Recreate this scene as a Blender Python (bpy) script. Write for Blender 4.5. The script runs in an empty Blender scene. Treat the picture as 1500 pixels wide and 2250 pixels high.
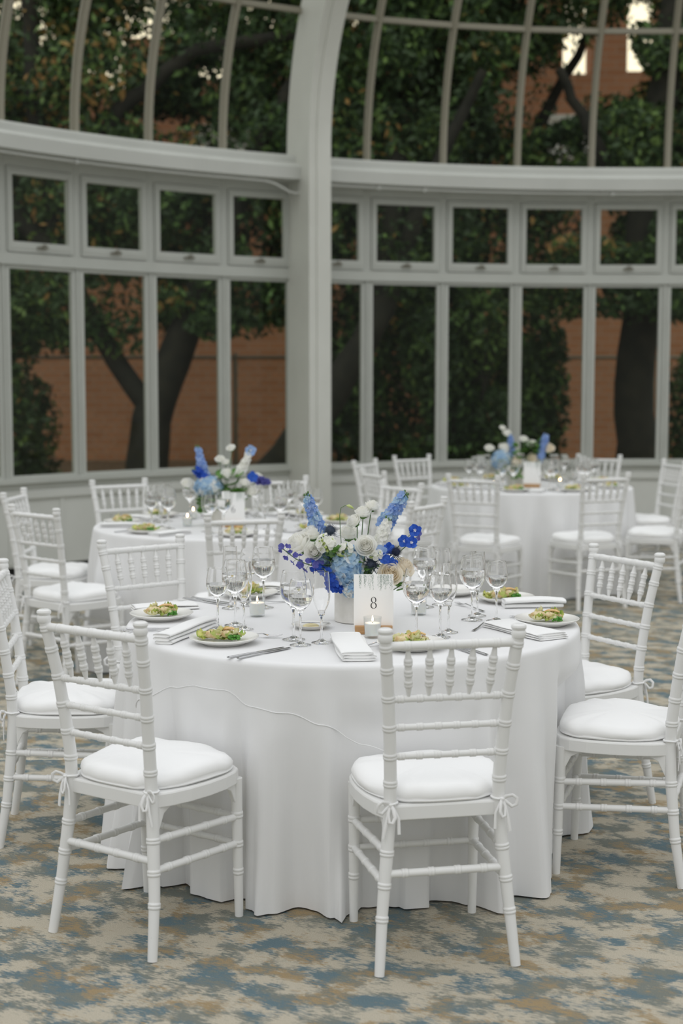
import bpy, bmesh, math, random
from mathutils import Vector, Matrix, Quaternion
random.seed(7)
PI = math.pi
C = bpy.context.scene.collection
SC = bpy.context.scene

# ------------------------------------------------------------------ camera
cam = bpy.data.cameras.new('camera')
camo = bpy.data.objects.new('camera', cam); C.objects.link(camo)
camo.location = (0, 0, 1.5706)
camo.rotation_euler = (PI/2 - .0945, 0, 0)
cam.sensor_fit = 'VERTICAL'; cam.sensor_height = 36; cam.sensor_width = 24; cam.lens = 50
cam.clip_end = 300
cam.dof.use_dof = True; cam.dof.focus_distance = 4.45; cam.dof.aperture_fstop = 2.4
SC.camera = camo

# ------------------------------------------------------------------ sky
w = bpy.data.worlds.new('sky'); SC.world = w; w.use_nodes = True
nt = w.node_tree; nt.nodes.clear()
out = nt.nodes.new('ShaderNodeOutputWorld'); bg = nt.nodes.new('ShaderNodeBackground')
tc = nt.nodes.new('ShaderNodeTexCoord'); sp = nt.nodes.new('ShaderNodeSeparateXYZ')
nt.links.new(tc.outputs['Generated'], sp.inputs[0])
# bright cool zenith, dimmer greenish surroundings, warm glow beyond the trees
rz = nt.nodes.new('ShaderNodeValToRGB')
rz.color_ramp.elements[0].position = 0.05; rz.color_ramp.elements[0].color = (.935, .955, .915, 1)
rz.color_ramp.elements[1].position = 0.6; rz.color_ramp.elements[1].color = (.965, .985, 1.0, 1)
nt.links.new(sp.outputs['Z'], rz.inputs[0])
my = nt.nodes.new('ShaderNodeMapRange'); my.inputs[1].default_value = .80; my.inputs[2].default_value = .92; nt.links.new(sp.outputs['Y'], my.inputs[0])
mxs = nt.nodes.new('ShaderNodeMix'); mxs.data_type = 'RGBA'; mxs.inputs[7].default_value = (1.0, .88, .66, 1)
nt.links.new(my.outputs[0], mxs.inputs[0]); nt.links.new(rz.outputs[0], mxs.inputs[6]); nt.links.new(mxs.outputs[2], bg.inputs[0])
mrs = nt.nodes.new('ShaderNodeMapRange'); mrs.inputs[1].default_value = .08; mrs.inputs[2].default_value = .75; mrs.inputs[3].default_value = .58; mrs.inputs[4].default_value = 1.40
nt.links.new(sp.outputs['Z'], mrs.inputs[0])
mst = nt.nodes.new('ShaderNodeMix'); mst.inputs[3].default_value = 1.9
nt.links.new(my.outputs[0], mst.inputs[0]); nt.links.new(mrs.outputs[0], mst.inputs[2]); nt.links.new(mst.outputs[0], bg.inputs[1])
nt.links.new(bg.outputs[0], out.inputs[0])
SKY = bg
# soft late-day sun from behind the camera, veiled
sun = bpy.data.lights.new('sun', 'SUN'); sun.energy = .30; sun.angle = math.radians(35); sun.color = (1, .95, .88)
suno = bpy.data.objects.new('sun', sun); C.objects.link(suno)
suno.rotation_euler = (math.radians(38), math.radians(-14), 0)
SC.view_settings.view_transform = 'Standard'
SC.view_settings.look = 'None'
SC.view_settings.gamma = 1
SC.view_settings.use_curve_mapping = False
SC.view_settings.exposure = -0.25
SC.cycles.max_bounces = 20
SC.cycles.glossy_bounces = 12
SC.cycles.diffuse_bounces = 5
SC.cycles.transparent_max_bounces = 16
SC.cycles.transmission_bounces = 20
SC.cycles.use_denoising = True

# ------------------------------------------------------------------ materials
def mat(name, col, rough=.5, metal=0, **k):
    m = bpy.data.materials.new(name); m.use_nodes = True
    b = m.node_tree.nodes['Principled BSDF']
    b.inputs['Base Color'].default_value = (*col, 1)
    b.inputs['Roughness'].default_value = rough
    b.inputs['Metallic'].default_value = metal
    for a, v in k.items():
        b.inputs[a.replace('_', ' ')].default_value = v
    return m
def nodes(m): return m.node_tree.nodes, m.node_tree.links, m.node_tree.nodes['Principled BSDF']
def noise(m, scale, vec=None, detail=3, rough=.5):
    n, l, b = nodes(m)
    t = n.new('ShaderNodeTexNoise'); t.inputs['Scale'].default_value = scale
    t.inputs['Detail'].default_value = detail; t.inputs['Roughness'].default_value = rough
    if vec is not None: l.new(vec, t.inputs['Vector'])
    return t
def objcoord(m, scale=(1, 1, 1), rot=(0, 0, 0)):
    n, l, b = nodes(m)
    c = n.new('ShaderNodeTexCoord'); mp = n.new('ShaderNodeMapping')
    mp.inputs['Scale'].default_value = scale; mp.inputs['Rotation'].default_value = rot
    l.new(c.outputs['Object'], mp.inputs[0]); return mp.outputs[0]
def ramp(m, src, stops, interp='LINEAR'):
    n, l, b = nodes(m)
    r = n.new('ShaderNodeValToRGB'); r.color_ramp.interpolation = interp
    while len(r.color_ramp.elements) < len(stops): r.color_ramp.elements.new(.5)
    for e, (p, c) in zip(r.color_ramp.elements, stops):
        e.position = p; e.color = (*c, 1)
    l.new(src, r.inputs[0]); return r
def bump(m, src, strength=.2, dist=.01):
    n, l, b = nodes(m)
    u = n.new('ShaderNodeBump'); u.inputs['Strength'].default_value = strength; u.inputs['Distance'].default_value = dist
    l.new(src, u.inputs['Height']); l.new(u.outputs[0], b.inputs['Normal'])
def varied(name, c1, c2, scale, rough=.6, **k):
    m = mat(name, c1, rough, **k); n, l, b = nodes(m)
    t = noise(m, scale, objcoord(m)); r = ramp(m, t.outputs[0], [(.35, c1), (.65, c2)])
    l.new(r.outputs[0], b.inputs['Base Color']); return m

M = {}
# chair paint: white with small worn chips near the feet
m = mat('chair_paint', (.80, .80, .79), .38); n, l, b = nodes(m)
v = objcoord(m, (1, 1, .35)); t = noise(m, 60, v, 3)
sz = n.new('ShaderNodeSeparateXYZ'); l.new(objcoord(m), sz.inputs[0])
mr = n.new('ShaderNodeMapRange'); mr.inputs[1].default_value = .22; mr.inputs[2].default_value = 0
mr.inputs[3].default_value = 0; mr.inputs[4].default_value = .10; l.new(sz.outputs[2], mr.inputs[0])
ad = n.new('ShaderNodeMath'); ad.operation = 'ADD'; l.new(t.outputs[0], ad.inputs[0]); l.new(mr.outputs[0], ad.inputs[1])
r = ramp(m, ad.outputs[0], [(.765, (.80, .80, .79)), (.80, (.36, .36, .37))]); l.new(r.outputs[0], b.inputs['Base Color'])
M['paint'] = m
def cloth_mat(name, col, sc=900, st=.10, wr=6):
    m = mat(name, col, .85); n, l, b = nodes(m)
    b.inputs['Sheen Weight'].default_value = .15
    t = noise(m, sc, objcoord(m), 2); t2 = noise(m, wr, objcoord(m), 4)
    mx = n.new('ShaderNodeMath'); mx.operation = 'MULTIPLY_ADD'; mx.inputs[1].default_value = 6.0
    l.new(t2.outputs[0], mx.inputs[0]); l.new(t.outputs[0], mx.inputs[2])
    bump(m, mx.outputs[0], st, .003); return m
M['tablecloth'] = cloth_mat('white_table_linen', (.80, .80, .805))
M['cushion'] = cloth_mat('white_cushion_cotton', (.92, .92, .92), 1000, .12, 14)
M['napkin'] = cloth_mat('white_napkin', (.90, .90, .895), 1200, .2, 22)
M['ribbon'] = mat('white_ribbon', (.86, .86, .86), .8)
M['china'] = mat('white_china', (.82, .81, .78), .18)
M['ceramic'] = varied('off_white_ceramic', (.78, .76, .72), (.70, .68, .63), 30, .35)
M['steel'] = mat('stainless_steel', (.55, .55, .56), .16, 1)
def glassmat(name, ior, col=(1, 1, 1)):
    m = bpy.data.materials.new(name); m.use_nodes = True; nt = m.node_tree; nt.nodes.clear()
    g = nt.nodes.new('ShaderNodeBsdfGlass'); g.inputs['IOR'].default_value = ior; g.inputs['Roughness'].default_value = 0
    g.inputs['Color'].default_value = (*col, 1)
    o = nt.nodes.new('ShaderNodeOutputMaterial'); nt.links.new(g.outputs[0], o.inputs[0]); return m
M['glass'] = glassmat('clear_glass', 1.48)
M['water'] = glassmat('water', 1.33)
M['ice'] = glassmat('ice', 1.31)
m = bpy.data.materials.new('window_glass'); m.use_nodes = True; nt = m.node_tree; nt.nodes.clear()
tr = nt.nodes.new('ShaderNodeBsdfTransparent'); tr.inputs[0].default_value = (.88, .90, .85, 1)
gl = nt.nodes.new('ShaderNodeBsdfGlossy'); gl.inputs['Roughness'].default_value = .04
fr = nt.nodes.new('ShaderNodeFresnel'); fr.inputs[0].default_value = 1.22
mx = nt.nodes.new('ShaderNodeMixShader'); o = nt.nodes.new('ShaderNodeOutputMaterial')
nt.links.new(fr.outputs[0], mx.inputs[0]); nt.links.new(tr.outputs[0], mx.inputs[1]); nt.links.new(gl.outputs[0], mx.inputs[2]); nt.links.new(mx.outputs[0], o.inputs[0])
M['pane'] = m
m = m.copy(); m.name = 'thin_clear_glass'; M['cup'] = m; nt = m.node_tree
nt.nodes['Transparent BSDF'].inputs[0].default_value = (.97, .98, .98, 1); nt.nodes['Glossy BSDF'].inputs['Roughness'].default_value = .01
lw = nt.nodes.new('ShaderNodeLayerWeight'); lw.inputs[0].default_value = .25
sc_ = nt.nodes.new('ShaderNodeMath'); sc_.operation = 'MULTIPLY_ADD'; sc_.inputs[1].default_value = .40; sc_.inputs[2].default_value = .02
nt.links.new(lw.outputs['Facing'], sc_.inputs[0]); nt.links.new(sc_.outputs[0], nt.nodes['Mix Shader'].inputs[0])
M['white_frame'] = varied('painted_window_frame', (.47, .485, .45), (.50, .515, .48), 3, .45)
M['cornice'] = varied('painted_cornice', (.50, .51, .48), (.54, .55, .52), 2, .4)
M['rib'] = varied('painted_steel_rib', (.60, .605, .56), (.65, .655, .61), 2, .4)
M['glazing_bar'] = mat('grey_glazing_bar', (.30, .28, .22), .45)
M['wall'] = varied('painted_low_wall', (.59, .60, .565), (.63, .64, .605), 2, .5)
M['dark'] = mat('recess_shade', (.012, .012, .012), .8)
M['latch'] = mat('grey_metal_latch', (.28, .27, .23), .4, .6)
M['wax'] = mat('candle_wax', (.94, .92, .88), .5); M['wax'].node_tree.nodes['Principled BSDF'].inputs['Subsurface Weight'].default_value = .3
M['wax'].node_tree.nodes['Principled BSDF'].inputs['Subsurface Radius'].default_value = (.03, .02, .01)
M['wick'] = mat('black_wick', (.02, .02, .02), .9)
m = bpy.data.materials.new('flame'); m.use_nodes = True; nt = m.node_tree; nt.nodes.clear()
em = nt.nodes.new('ShaderNodeEmission'); em.inputs[0].default_value = (1, .66, .36, 1); em.inputs[1].default_value = 30
o = nt.nodes.new('ShaderNodeOutputMaterial'); nt.links.new(em.outputs[0], o.inputs[0]); M['flame'] = m
M['card'] = mat('white_card', (.96, .96, .95), .6)
M['ink'] = mat('charcoal_ink', (.045, .047, .05), .6)
M['print_green'] = varied('printed_sage_green', (.30, .38, .33), (.55, .60, .56), 300, .6)
m = mat('oak_block', (.50, .29, .13), .5); n, l, b = nodes(m)
t = noise(m, 8, objcoord(m, (3, 20, 60)), 4); r = ramp(m, t.outputs[0], [(.3, (.42, .23, .10)), (.7, (.60, .37, .18))]); l.new(r.outputs[0], b.inputs['Base Color'])
M['wood'] = m
def petal(name, c1, c2, s=60, tr=.48):
    m = varied(name, c1, c2, s, .6); n, l, b = nodes(m)
    tl = n.new('ShaderNodeBsdfTranslucent'); mx = n.new('ShaderNodeMixShader'); mx.inputs[0].default_value = tr
    l.new(b.inputs['Base Color'].links[0].from_socket, tl.inputs[0]); l.new(b.outputs[0], mx.inputs[1]); l.new(tl.outputs[0], mx.inputs[2])
    l.new(mx.outputs[0], n['Material Output'].inputs[0]); return m
M['white_petal'] = petal('white_petal', (.98, .975, .955), (.965, .96, .91), 40)
M['cream_petal'] = petal('cream_petal', (.93, .86, .72), (.95, .90, .80), 40)
M['pale_blue'] = petal('pale_blue_petal', (.34, .56, .80), (.66, .80, .88), 45)
M['soft_blue'] = petal('soft_blue_petal', (.27, .44, .80), (.46, .60, .88), 60)
M['royal_blue'] = petal('royal_blue_petal', (.015, .08, .52), (.05, .17, .72), 60)
M['violet_blue'] = petal('violet_blue_petal', (.10, .09, .38), (.17, .18, .54), 60)
M['thistle'] = petal('steel_blue_thistle', (.10, .13, .20), (.16, .20, .28), 80)
M['thistle_dark'] = petal('dark_blue_thistle', (.03, .04, .10), (.06, .08, .16), 80)
M['stem'] = mat('green_stem', (.10, .19, .06), .6)
M['leaf'] = varied('green_leaf', (.07, .20, .03), (.18, .34, .08), 40, .5)
M['lime_bud'] = varied('lime_green_bud', (.36, .48, .10), (.58, .64, .28), 60, .5)
M['eye_white'] = mat('white_floret_eye', (.85, .85, .88), .6)
M['lettuce'] = varied('lettuce_leaf', (.20, .40, .04), (.66, .66, .22), 35, .45)
M['lettuce_pale'] = varied('pale_lettuce_leaf', (.70, .68, .28), (.82, .78, .52), 35, .45)
M['herb'] = varied('dark_green_herb', (.05, .20, .02), (.12, .34, .05), 80, .5)
M['toast'] = varied('toasted_bread', (.76, .66, .42), (.62, .44, .22), 90, .7)
M['crisp'] = varied('orange_crisp', (.66, .36, .12), (.78, .54, .27), 70, .5)
M['butter'] = mat('butter', (.80, .70, .40), .4)
m = mat('carpet', (.3, .3, .3), .95); n, l, b = nodes(m)
# woven carpet: streaky blotches of beige and ochre over slate blue
base = objcoord(m, (1, 1, 1), (0, 0, .46))
wv = n.new('ShaderNodeTexNoise'); wv.inputs['Scale'].default_value = 1; wv.inputs['Detail'].default_value = 2
mp = n.new('ShaderNodeMapping'); mp.inputs['Scale'].default_value = (32, 300, 1); l.new(base, mp.inputs[0]); l.new(mp.outputs[0], wv.inputs['Vector'])
def blot(sx, sy, off, det=3):
    mp = n.new('ShaderNodeMapping'); mp.inputs['Scale'].default_value = (sx, sy, 1); mp.inputs['Location'].default_value = (off, off*1.7, 0)
    t = n.new('ShaderNodeTexNoise'); t.inputs['Scale'].default_value = 1; t.inputs['Detail'].default_value = det; t.inputs['Roughness'].default_value = .55
    l.new(base, mp.inputs[0]); l.new(mp.outputs[0], t.inputs['Vector']); return t.outputs[0]
def madd(a, k, c):
    x = n.new('ShaderNodeMath'); x.operation = 'MULTIPLY_ADD'; l.new(a, x.inputs[0]); x.inputs[1].default_value = k
    if isinstance(c, (int, float)): x.inputs[2].default_value = c
    else: l.new(c, x.inputs[2])
    return x.outputs[0]
def rmp(src, p0, p1):
    return ramp(m, src, [(p0, (0, 0, 0)), (p1, (1, 1, 1))]).outputs[0]
def mixc(f, a, bcol):
    x = n.new('ShaderNodeMix'); x.data_type = 'RGBA'; l.new(f, x.inputs[0])
    for s, v in ((x.inputs[6], a), (x.inputs[7], bcol)):
        if isinstance(v, tuple): s.default_value = (*v, 1)
        else: l.new(v, s)
    return x.outputs[2]
st = madd(wv.outputs[0], .70, -.35)
A = madd(madd(blot(7.6, 10, 0, 5), 1.25, -.125), 1, st); B = madd(madd(blot(7, 9, 7.3, 5), 1.2, -.1), 1, st); D = madd(madd(blot(6, 8.5, 15.1, 5), 1.2, -.1), 1, st)
c1 = mixc(rmp(B, .485, .515), (.20, .215, .19), (.135, .195, .22))
c2 = mixc(rmp(A, .485, .52), c1, (.50, .455, .365))
c3 = mixc(rmp(D, .59, .635), c2, (.35, .265, .155))
fine = n.new('ShaderNodeTexNoise'); fine.inputs['Scale'].default_value = 420; fine.inputs['Detail'].default_value = 2; l.new(base, fine.inputs['Vector'])
fm = ramp(m, fine.outputs[0], [(.3, (.72, .72, .72)), (.7, (1.15, 1.15, 1.15))])
mm = n.new('ShaderNodeMix'); mm.data_type = 'RGBA'; mm.blend_type = 'MULTIPLY'; mm.inputs[0].default_value = 1
l.new(c3, mm.inputs[6]); l.new(fm.outputs[0], mm.inputs[7]); l.new(mm.outputs[2], b.inputs['Base Color'])
bump(m, fine.outputs[0], .5, .004); b.inputs['Specular IOR Level'].default_value = .1
M['carpet'] = m
# outside
m = mat('red_brick', (.4, .2, .1), .85); n, l, b = nodes(m)
bk = n.new('ShaderNodeTexBrick'); bk.inputs['Scale'].default_value = 1; bk.inputs['Brick Width'].default_value = .42; bk.inputs['Row Height'].default_value = .15
bk.inputs['Mortar Size'].default_value = .012
bk.inputs['Color1'].default_value = (.53, .245, .125, 1); bk.inputs['Color2'].default_value = (.46, .20, .095, 1); bk.inputs['Mortar'].default_value = (.50, .32, .22, 1)
l.new(objcoord(m, (1, 1, 1), (PI/2, 0, 0)), bk.inputs['Vector']); l.new(bk.outputs[0], b.inputs['Base Color']); M['brick'] = m
M['house_trim'] = mat('white_house_trim', (.85, .84, .78), .5)
M['house_glass'] = mat('house_window_glass', (.55, .58, .6), .05)
M['bark'] = varied('dark_bark', (.012, .012, .008), (.026, .024, .016), 6, .9)
def leafmat(name, c1, c2, s=1.2):
    m = varied(name, c1, c2, s, .55); return m
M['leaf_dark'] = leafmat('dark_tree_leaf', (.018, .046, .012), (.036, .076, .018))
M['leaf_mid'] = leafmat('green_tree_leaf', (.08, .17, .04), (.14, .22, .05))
M['leaf_warm'] = leafmat('sunlit_tone_leaf', (.24, .19, .04), (.40, .22, .07))  # sunlight on scattered leaves, put into their colour
M['soil'] = varied('leaf_litter_soil', (.10, .06, .03), (.15, .09, .045), 3, .95)
M['wire'] = mat('galvanised_wire', (.30, .26, .20), .5, .5)

# ------------------------------------------------------------------ mesh helpers
class MB:
    def __init__(s): s.v = []; s.f = []; s.sm = []
    def add(s, vs, fs, smooth=True):
        o = len(s.v); s.v += [tuple(x) for x in vs]; s.f += [tuple(i+o for i in f) for f in fs]; s.sm += [smooth]*len(fs)
    def box(s, x0, x1, y0, y1, z0, z1, mtx=None):
        vs = [Vector(p) for p in ((x0,y0,z0),(x1,y0,z0),(x1,y1,z0),(x0,y1,z0),(x0,y0,z1),(x1,y0,z1),(x1,y1,z1),(x0,y1,z1))]
        if mtx: vs = [mtx @ q for q in vs]
        s.add(vs, [(0,3,2,1),(4,5,6,7),(0,1,5,4),(1,2,6,5),(2,3,7,6),(3,0,4,7)], False)
    def tube(s, pts, rad, n=10, flat=None, up=None, smooth=True, cap=True):
        pts = [Vector(p) for p in pts]; N = len(pts)
        if not hasattr(rad, '__len__'): rad = [rad]*N
        T = []
        for i in range(N):
            t = pts[min(i+1, N-1)] - pts[max(i-1, 0)]
            T.append(t.normalized() if t.length > 1e-9 else Vector((0,0,1)))
        u = Vector(up) if up else (Vector((0,0,1)) if abs(T[0].z) < .9 else Vector((1,0,0)))
        a = (u - T[0]*u.dot(T[0])).normalized(); vs = []
        for i in range(N):
            a = (a - T[i]*a.dot(T[i])).normalized(); bb = T[i].cross(a)
            ra = rad[i]; fl = flat if flat else 1
            for k in range(n):
                th = 2*PI*k/n
                vs.append(pts[i] + a*(math.cos(th)*ra*fl) + bb*(math.sin(th)*ra))
        fs = [(i*n+k, i*n+(k+1)%n, (i+1)*n+(k+1)%n, (i+1)*n+k) for i in range(N-1) for k in range(n)]
        s.add(vs, fs, smooth)
        if cap:
            s.add([vs[k] for k in range(n)], [tuple(reversed(range(n)))], False)
            s.add([vs[(N-1)*n+k] for k in range(n)], [tuple(range(n))], False)
    def lathe(s, prof, n=32, c=(0,0,0), mtx=None, smooth=True):
        # support rings beside sharp corners keep the smooth shading true
        q = [prof[0]]
        for i in range(1, len(prof)-1):
            a, b, d = Vector(prof[i-1]), Vector(prof[i]), Vector(prof[i+1]); u, w_ = b-a, d-b
            if u.length > 1e-6 and w_.length > 1e-6 and u.angle(w_) > .42:
                if u.length > .0012: q.append(tuple(b - u.normalized()*.0003))
                q.append(tuple(b))
                if w_.length > .0012: q.append(tuple(b + w_.normalized()*.0003))
            else: q.append(tuple(b))
        prof = q + [prof[-1]]
        vs = []; P = len(prof)
        for (r, z) in prof:
            r = 0 if r < .0002 else r
            for k in range(n):
                th = 2*PI*k/n; q = Vector((r*math.cos(th), r*math.sin(th), z))
                if mtx: q = mtx @ q
                vs.append(q + Vector(c))
        fs = [(i*n+k, i*n+(k+1)%n, (i+1)*n+(k+1)%n, (i+1)*n+k) for i in range(P-1) for k in range(n)]
        s.add(vs, fs, smooth)
    def disc(s, c, r, n=12, nz=(0,0,1)): pass
    def build(s, name, m, parent=None, mods=()):
        me = bpy.data.meshes.new(name); me.from_pydata(s.v, [], s.f)
        me.polygons.foreach_set('use_smooth', s.sm); me.update()
        if isinstance(m, str): m = M[m]
        me.materials.append(m)
        o = bpy.data.objects.new(name, me); C.objects.link(o)
        if parent: o.parent = parent
        return o
def weld(o, d=1e-5):
    bm = bmesh.new(); bm.from_mesh(o.data); bmesh.ops.remove_doubles(bm, verts=bm.verts, dist=d)
    bmesh.ops.recalc_face_normals(bm, faces=bm.faces); bm.to_mesh(o.data); bm.free(); return o
def bevel(o, w=.003, seg=2):
    md = o.modifiers.new('b', 'BEVEL'); md.width = w; md.segments = seg; md.limit_method = 'ANGLE'; return o
def subsurf(o, n=1):
    md = o.modifiers.new('s', 'SUBSURF'); md.levels = n; md.render_levels = n; return o
def thing(name, label, cat, loc=(0,0,0), rz=0, group=None):
    o = bpy.data.objects.new(name, None); C.objects.link(o); o.empty_display_size = .1
    o.location = loc; o.rotation_euler = (0,0,rz); tag(o, label, cat, group); return o
def tag(o, label, cat, group=None):
    o['label'] = label; o['category'] = cat
    if group: o['group'] = group
    return o
def struct(o): o['kind'] = 'structure'; return o
KIDS = {}
def copy_tree(o, parent=None):
    c = o.copy(); C.objects.link(c)
    if parent: c.parent = parent
    for ch in [x for x in o.children]: copy_tree(ch, c)
    return c
def dup(o, loc, rz, label, group=None):
    c = copy_tree(o); c.location = loc; c.rotation_euler = (0,0,rz); c['label'] = label
    if group: c['group'] = group
    return c
class Proto:
    """the first placement uses the source itself, later ones a copy"""
    def __init__(s, o): s.o = o; s.used = False
    def put(s, loc, rz, label, group=None):
        if not s.used:
            s.used = True; o = s.o; o.location = loc; o.rotation_euler = (0,0,rz); o['label'] = label
            if group: o['group'] = group
            return o
        return dup(s.o, loc, rz, label, group)
def rnd(a, b): return random.uniform(a, b)

# ------------------------------------------------------------------ floor and ground
f = MB(); RC = Vector((2.672, 6.357, 0)); RR = 6.923
vs = [(-9, -3, 0), (13, -3, 0)]
for k in range(60):
    a = math.radians(-5 + 190*k/59); vs.append((RC.x + (RR+.02)*math.cos(a), RC.y + (RR+.02)*math.sin(a), 0))
f.add([(-9, -3, 0), (13, -3, 0), (13, 5.75, 0), (-9, 5.75, 0)], [(0,1,2,3)], False)
vs = [(RC.x, 5.75, 0)] + [(RC.x + (RR+.12)*math.cos(math.radians(-4.9+189.8*k/60)), max(5.75, RC.y + (RR+.12)*math.sin(math.radians(-4.9+189.8*k/60))), 0) for k in range(61)]
f.add(vs, [(0, k, k+1) for k in range(1, 61)], False)
struct(f.build('floor', 'carpet'))
f = MB(); f.box(-40, 45, 13.6, 60, -.35, -.12)
for (x0, x1) in ((-40, -4.6), (9.9, 45)): f.box(x0, x1, 8, 13.6, -.35, -.12)
gr = struct(f.build('ground', 'soil'))

# ------------------------------------------------------------------ curved glass wall
def wpt(a, win=0, z=0):
    a = math.radians(a); r = RR - win
    return Vector((RC.x + r*math.cos(a), RC.y + r*math.sin(a), z))
BND = [156.0, 150.7, 144.95, 139.15, 133.5, 127.83, 122.05, 116.15, 110.7, 104.7, 98.9, 93.17, 87.4, 81.6, 75.8]
RIBA = 116.15
def arc_profile(prof, a0=156, a1=74, n=110, closed=True):
    mb = MB(); P = len(prof); vs = []
    for i in range(n+1):
        a = a0 + (a1-a0)*i/n
        for (wi, z) in prof: vs.append(wpt(a, wi, z))
    fs = [(i*P+k, (i+1)*P+k, (i+1)*P+(k+1)%P, i*P+(k+1)%P) for i in range(n) for k in range(P if closed else P-1)]
    mb.add(vs, fs, False); mb.add([vs[k] for k in range(P)], [tuple(range(P))], False); mb.add([vs[n*P+k] for k in range(P)], [tuple(reversed(range(P)))], False)
    return mb
struct(arc_profile([(0, .10), (0, .70), (-.10, .70), (-.10, .10)]).build('wall_back', 'wall'))
struct(arc_profile([(-.05, 0), (-.05, .12), (-.12, .12), (-.12, 0)]).build('recess_shade_back', 'dark'))  # black strip painting the shade of the recessed gap under the wall
struct(arc_profile([(.055, .752), (.055, .79), (.03, .797), (-.06, .797), (-.06, .70), (.02, .70), (.03, .752)]).build('trim_sill', 'white_frame'))
tb = arc_profile([(.015, .62), (.022, .635), (.022, .685), (.012, .70), (-.01, .70), (-.01, .62)]); struct(tb.build('trim_dado', 'wall'))
mb = arc_profile([(-.06, 3.235), (.26, 3.235), (.285, 3.242), (.285, 3.26), (.285, 3.345), (.255, 3.372), (.22, 3.380), (.17, 3.392), (.165, 3.44), (.15, 3.462), (.02, 3.475), (-.06, 3.475)])
struct(mb.build('trim_cornice', 'cornice'))
# conduit below the cornice, dipping at the rib
mb = MB(); pts = []
for i in range(140):
    a = 150 - 72*i/139; dip = math.exp(-((a-RIBA-1.2)/1.3)**2)
    pts.append(wpt(a, .25, 3.214 - .09*dip))
mb.tube(pts, .011, 8)
for a in (143.5, 134.8, 110.6, 106.9, 92, 82): mb.tube([wpt(a-.12, .25, 3.212), wpt(a+.12, .25, 3.212)], .021, 8)
tag(mb.build('conduit_pipe', 'cornice'), 'thin white conduit pipe clipped under the curved cornice', 'pipe')
# vertical battens of the low wall
for i, a in enumerate([x/2. for x in range(158, 304, 8)]):
    P0 = wpt(a); d = math.radians(a)
    mt = Matrix.Translation(wpt(a, 0)) @ Matrix.Rotation(d + PI/2, 4, 'Z')
    mb = MB(); mb.box(-.016, .016, 0, .009, .12, .62, mt); struct(mb.build('trim_%d' % (20+i), 'wall'))

def bay_mtx(a0, a1):
    p0, p1 = wpt(a0), wpt(a1); u = (p1-p0); L = u.length; u.normalize(); inw = Vector((0,0,1)).cross(u)*-1
    # x along chord, y inward, z up
    mid = (p0+p1)/2; to = (Vector((RC.x, RC.y, 0)) - mid)
    if inw.dot(to) < 0: inw = -inw
    m = Matrix(((u.x, inw.x, 0, p0.x), (u.y, inw.y, 0, p0.y), (0, 0, 1, 0), (0, 0, 0, 1)))
    return m, L
def flipfix(o): return weld(o)
def frame_box(mb, x0, x1, z0, z1, t, y0, y1, mt, tt=None, tb=None):
    tt = tt or t; tb = tb or t
    mb.box(x0, x0+t, y0, y1, z0, z1, mt); mb.box(x1-t, x1, y0, y1, z0, z1, mt)
    mb.box(x0+t, x1-t, y0, y1, z1-tt, z1, mt); mb.box(x0+t, x1-t, y0, y1, z0, z0+tb, mt)
VR = 2.55; Z0 = 3.47
def lean(z): h = max(0, z - Z0); return VR - math.sqrt(max(0, VR*VR - h*h))
nw = 0
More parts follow.
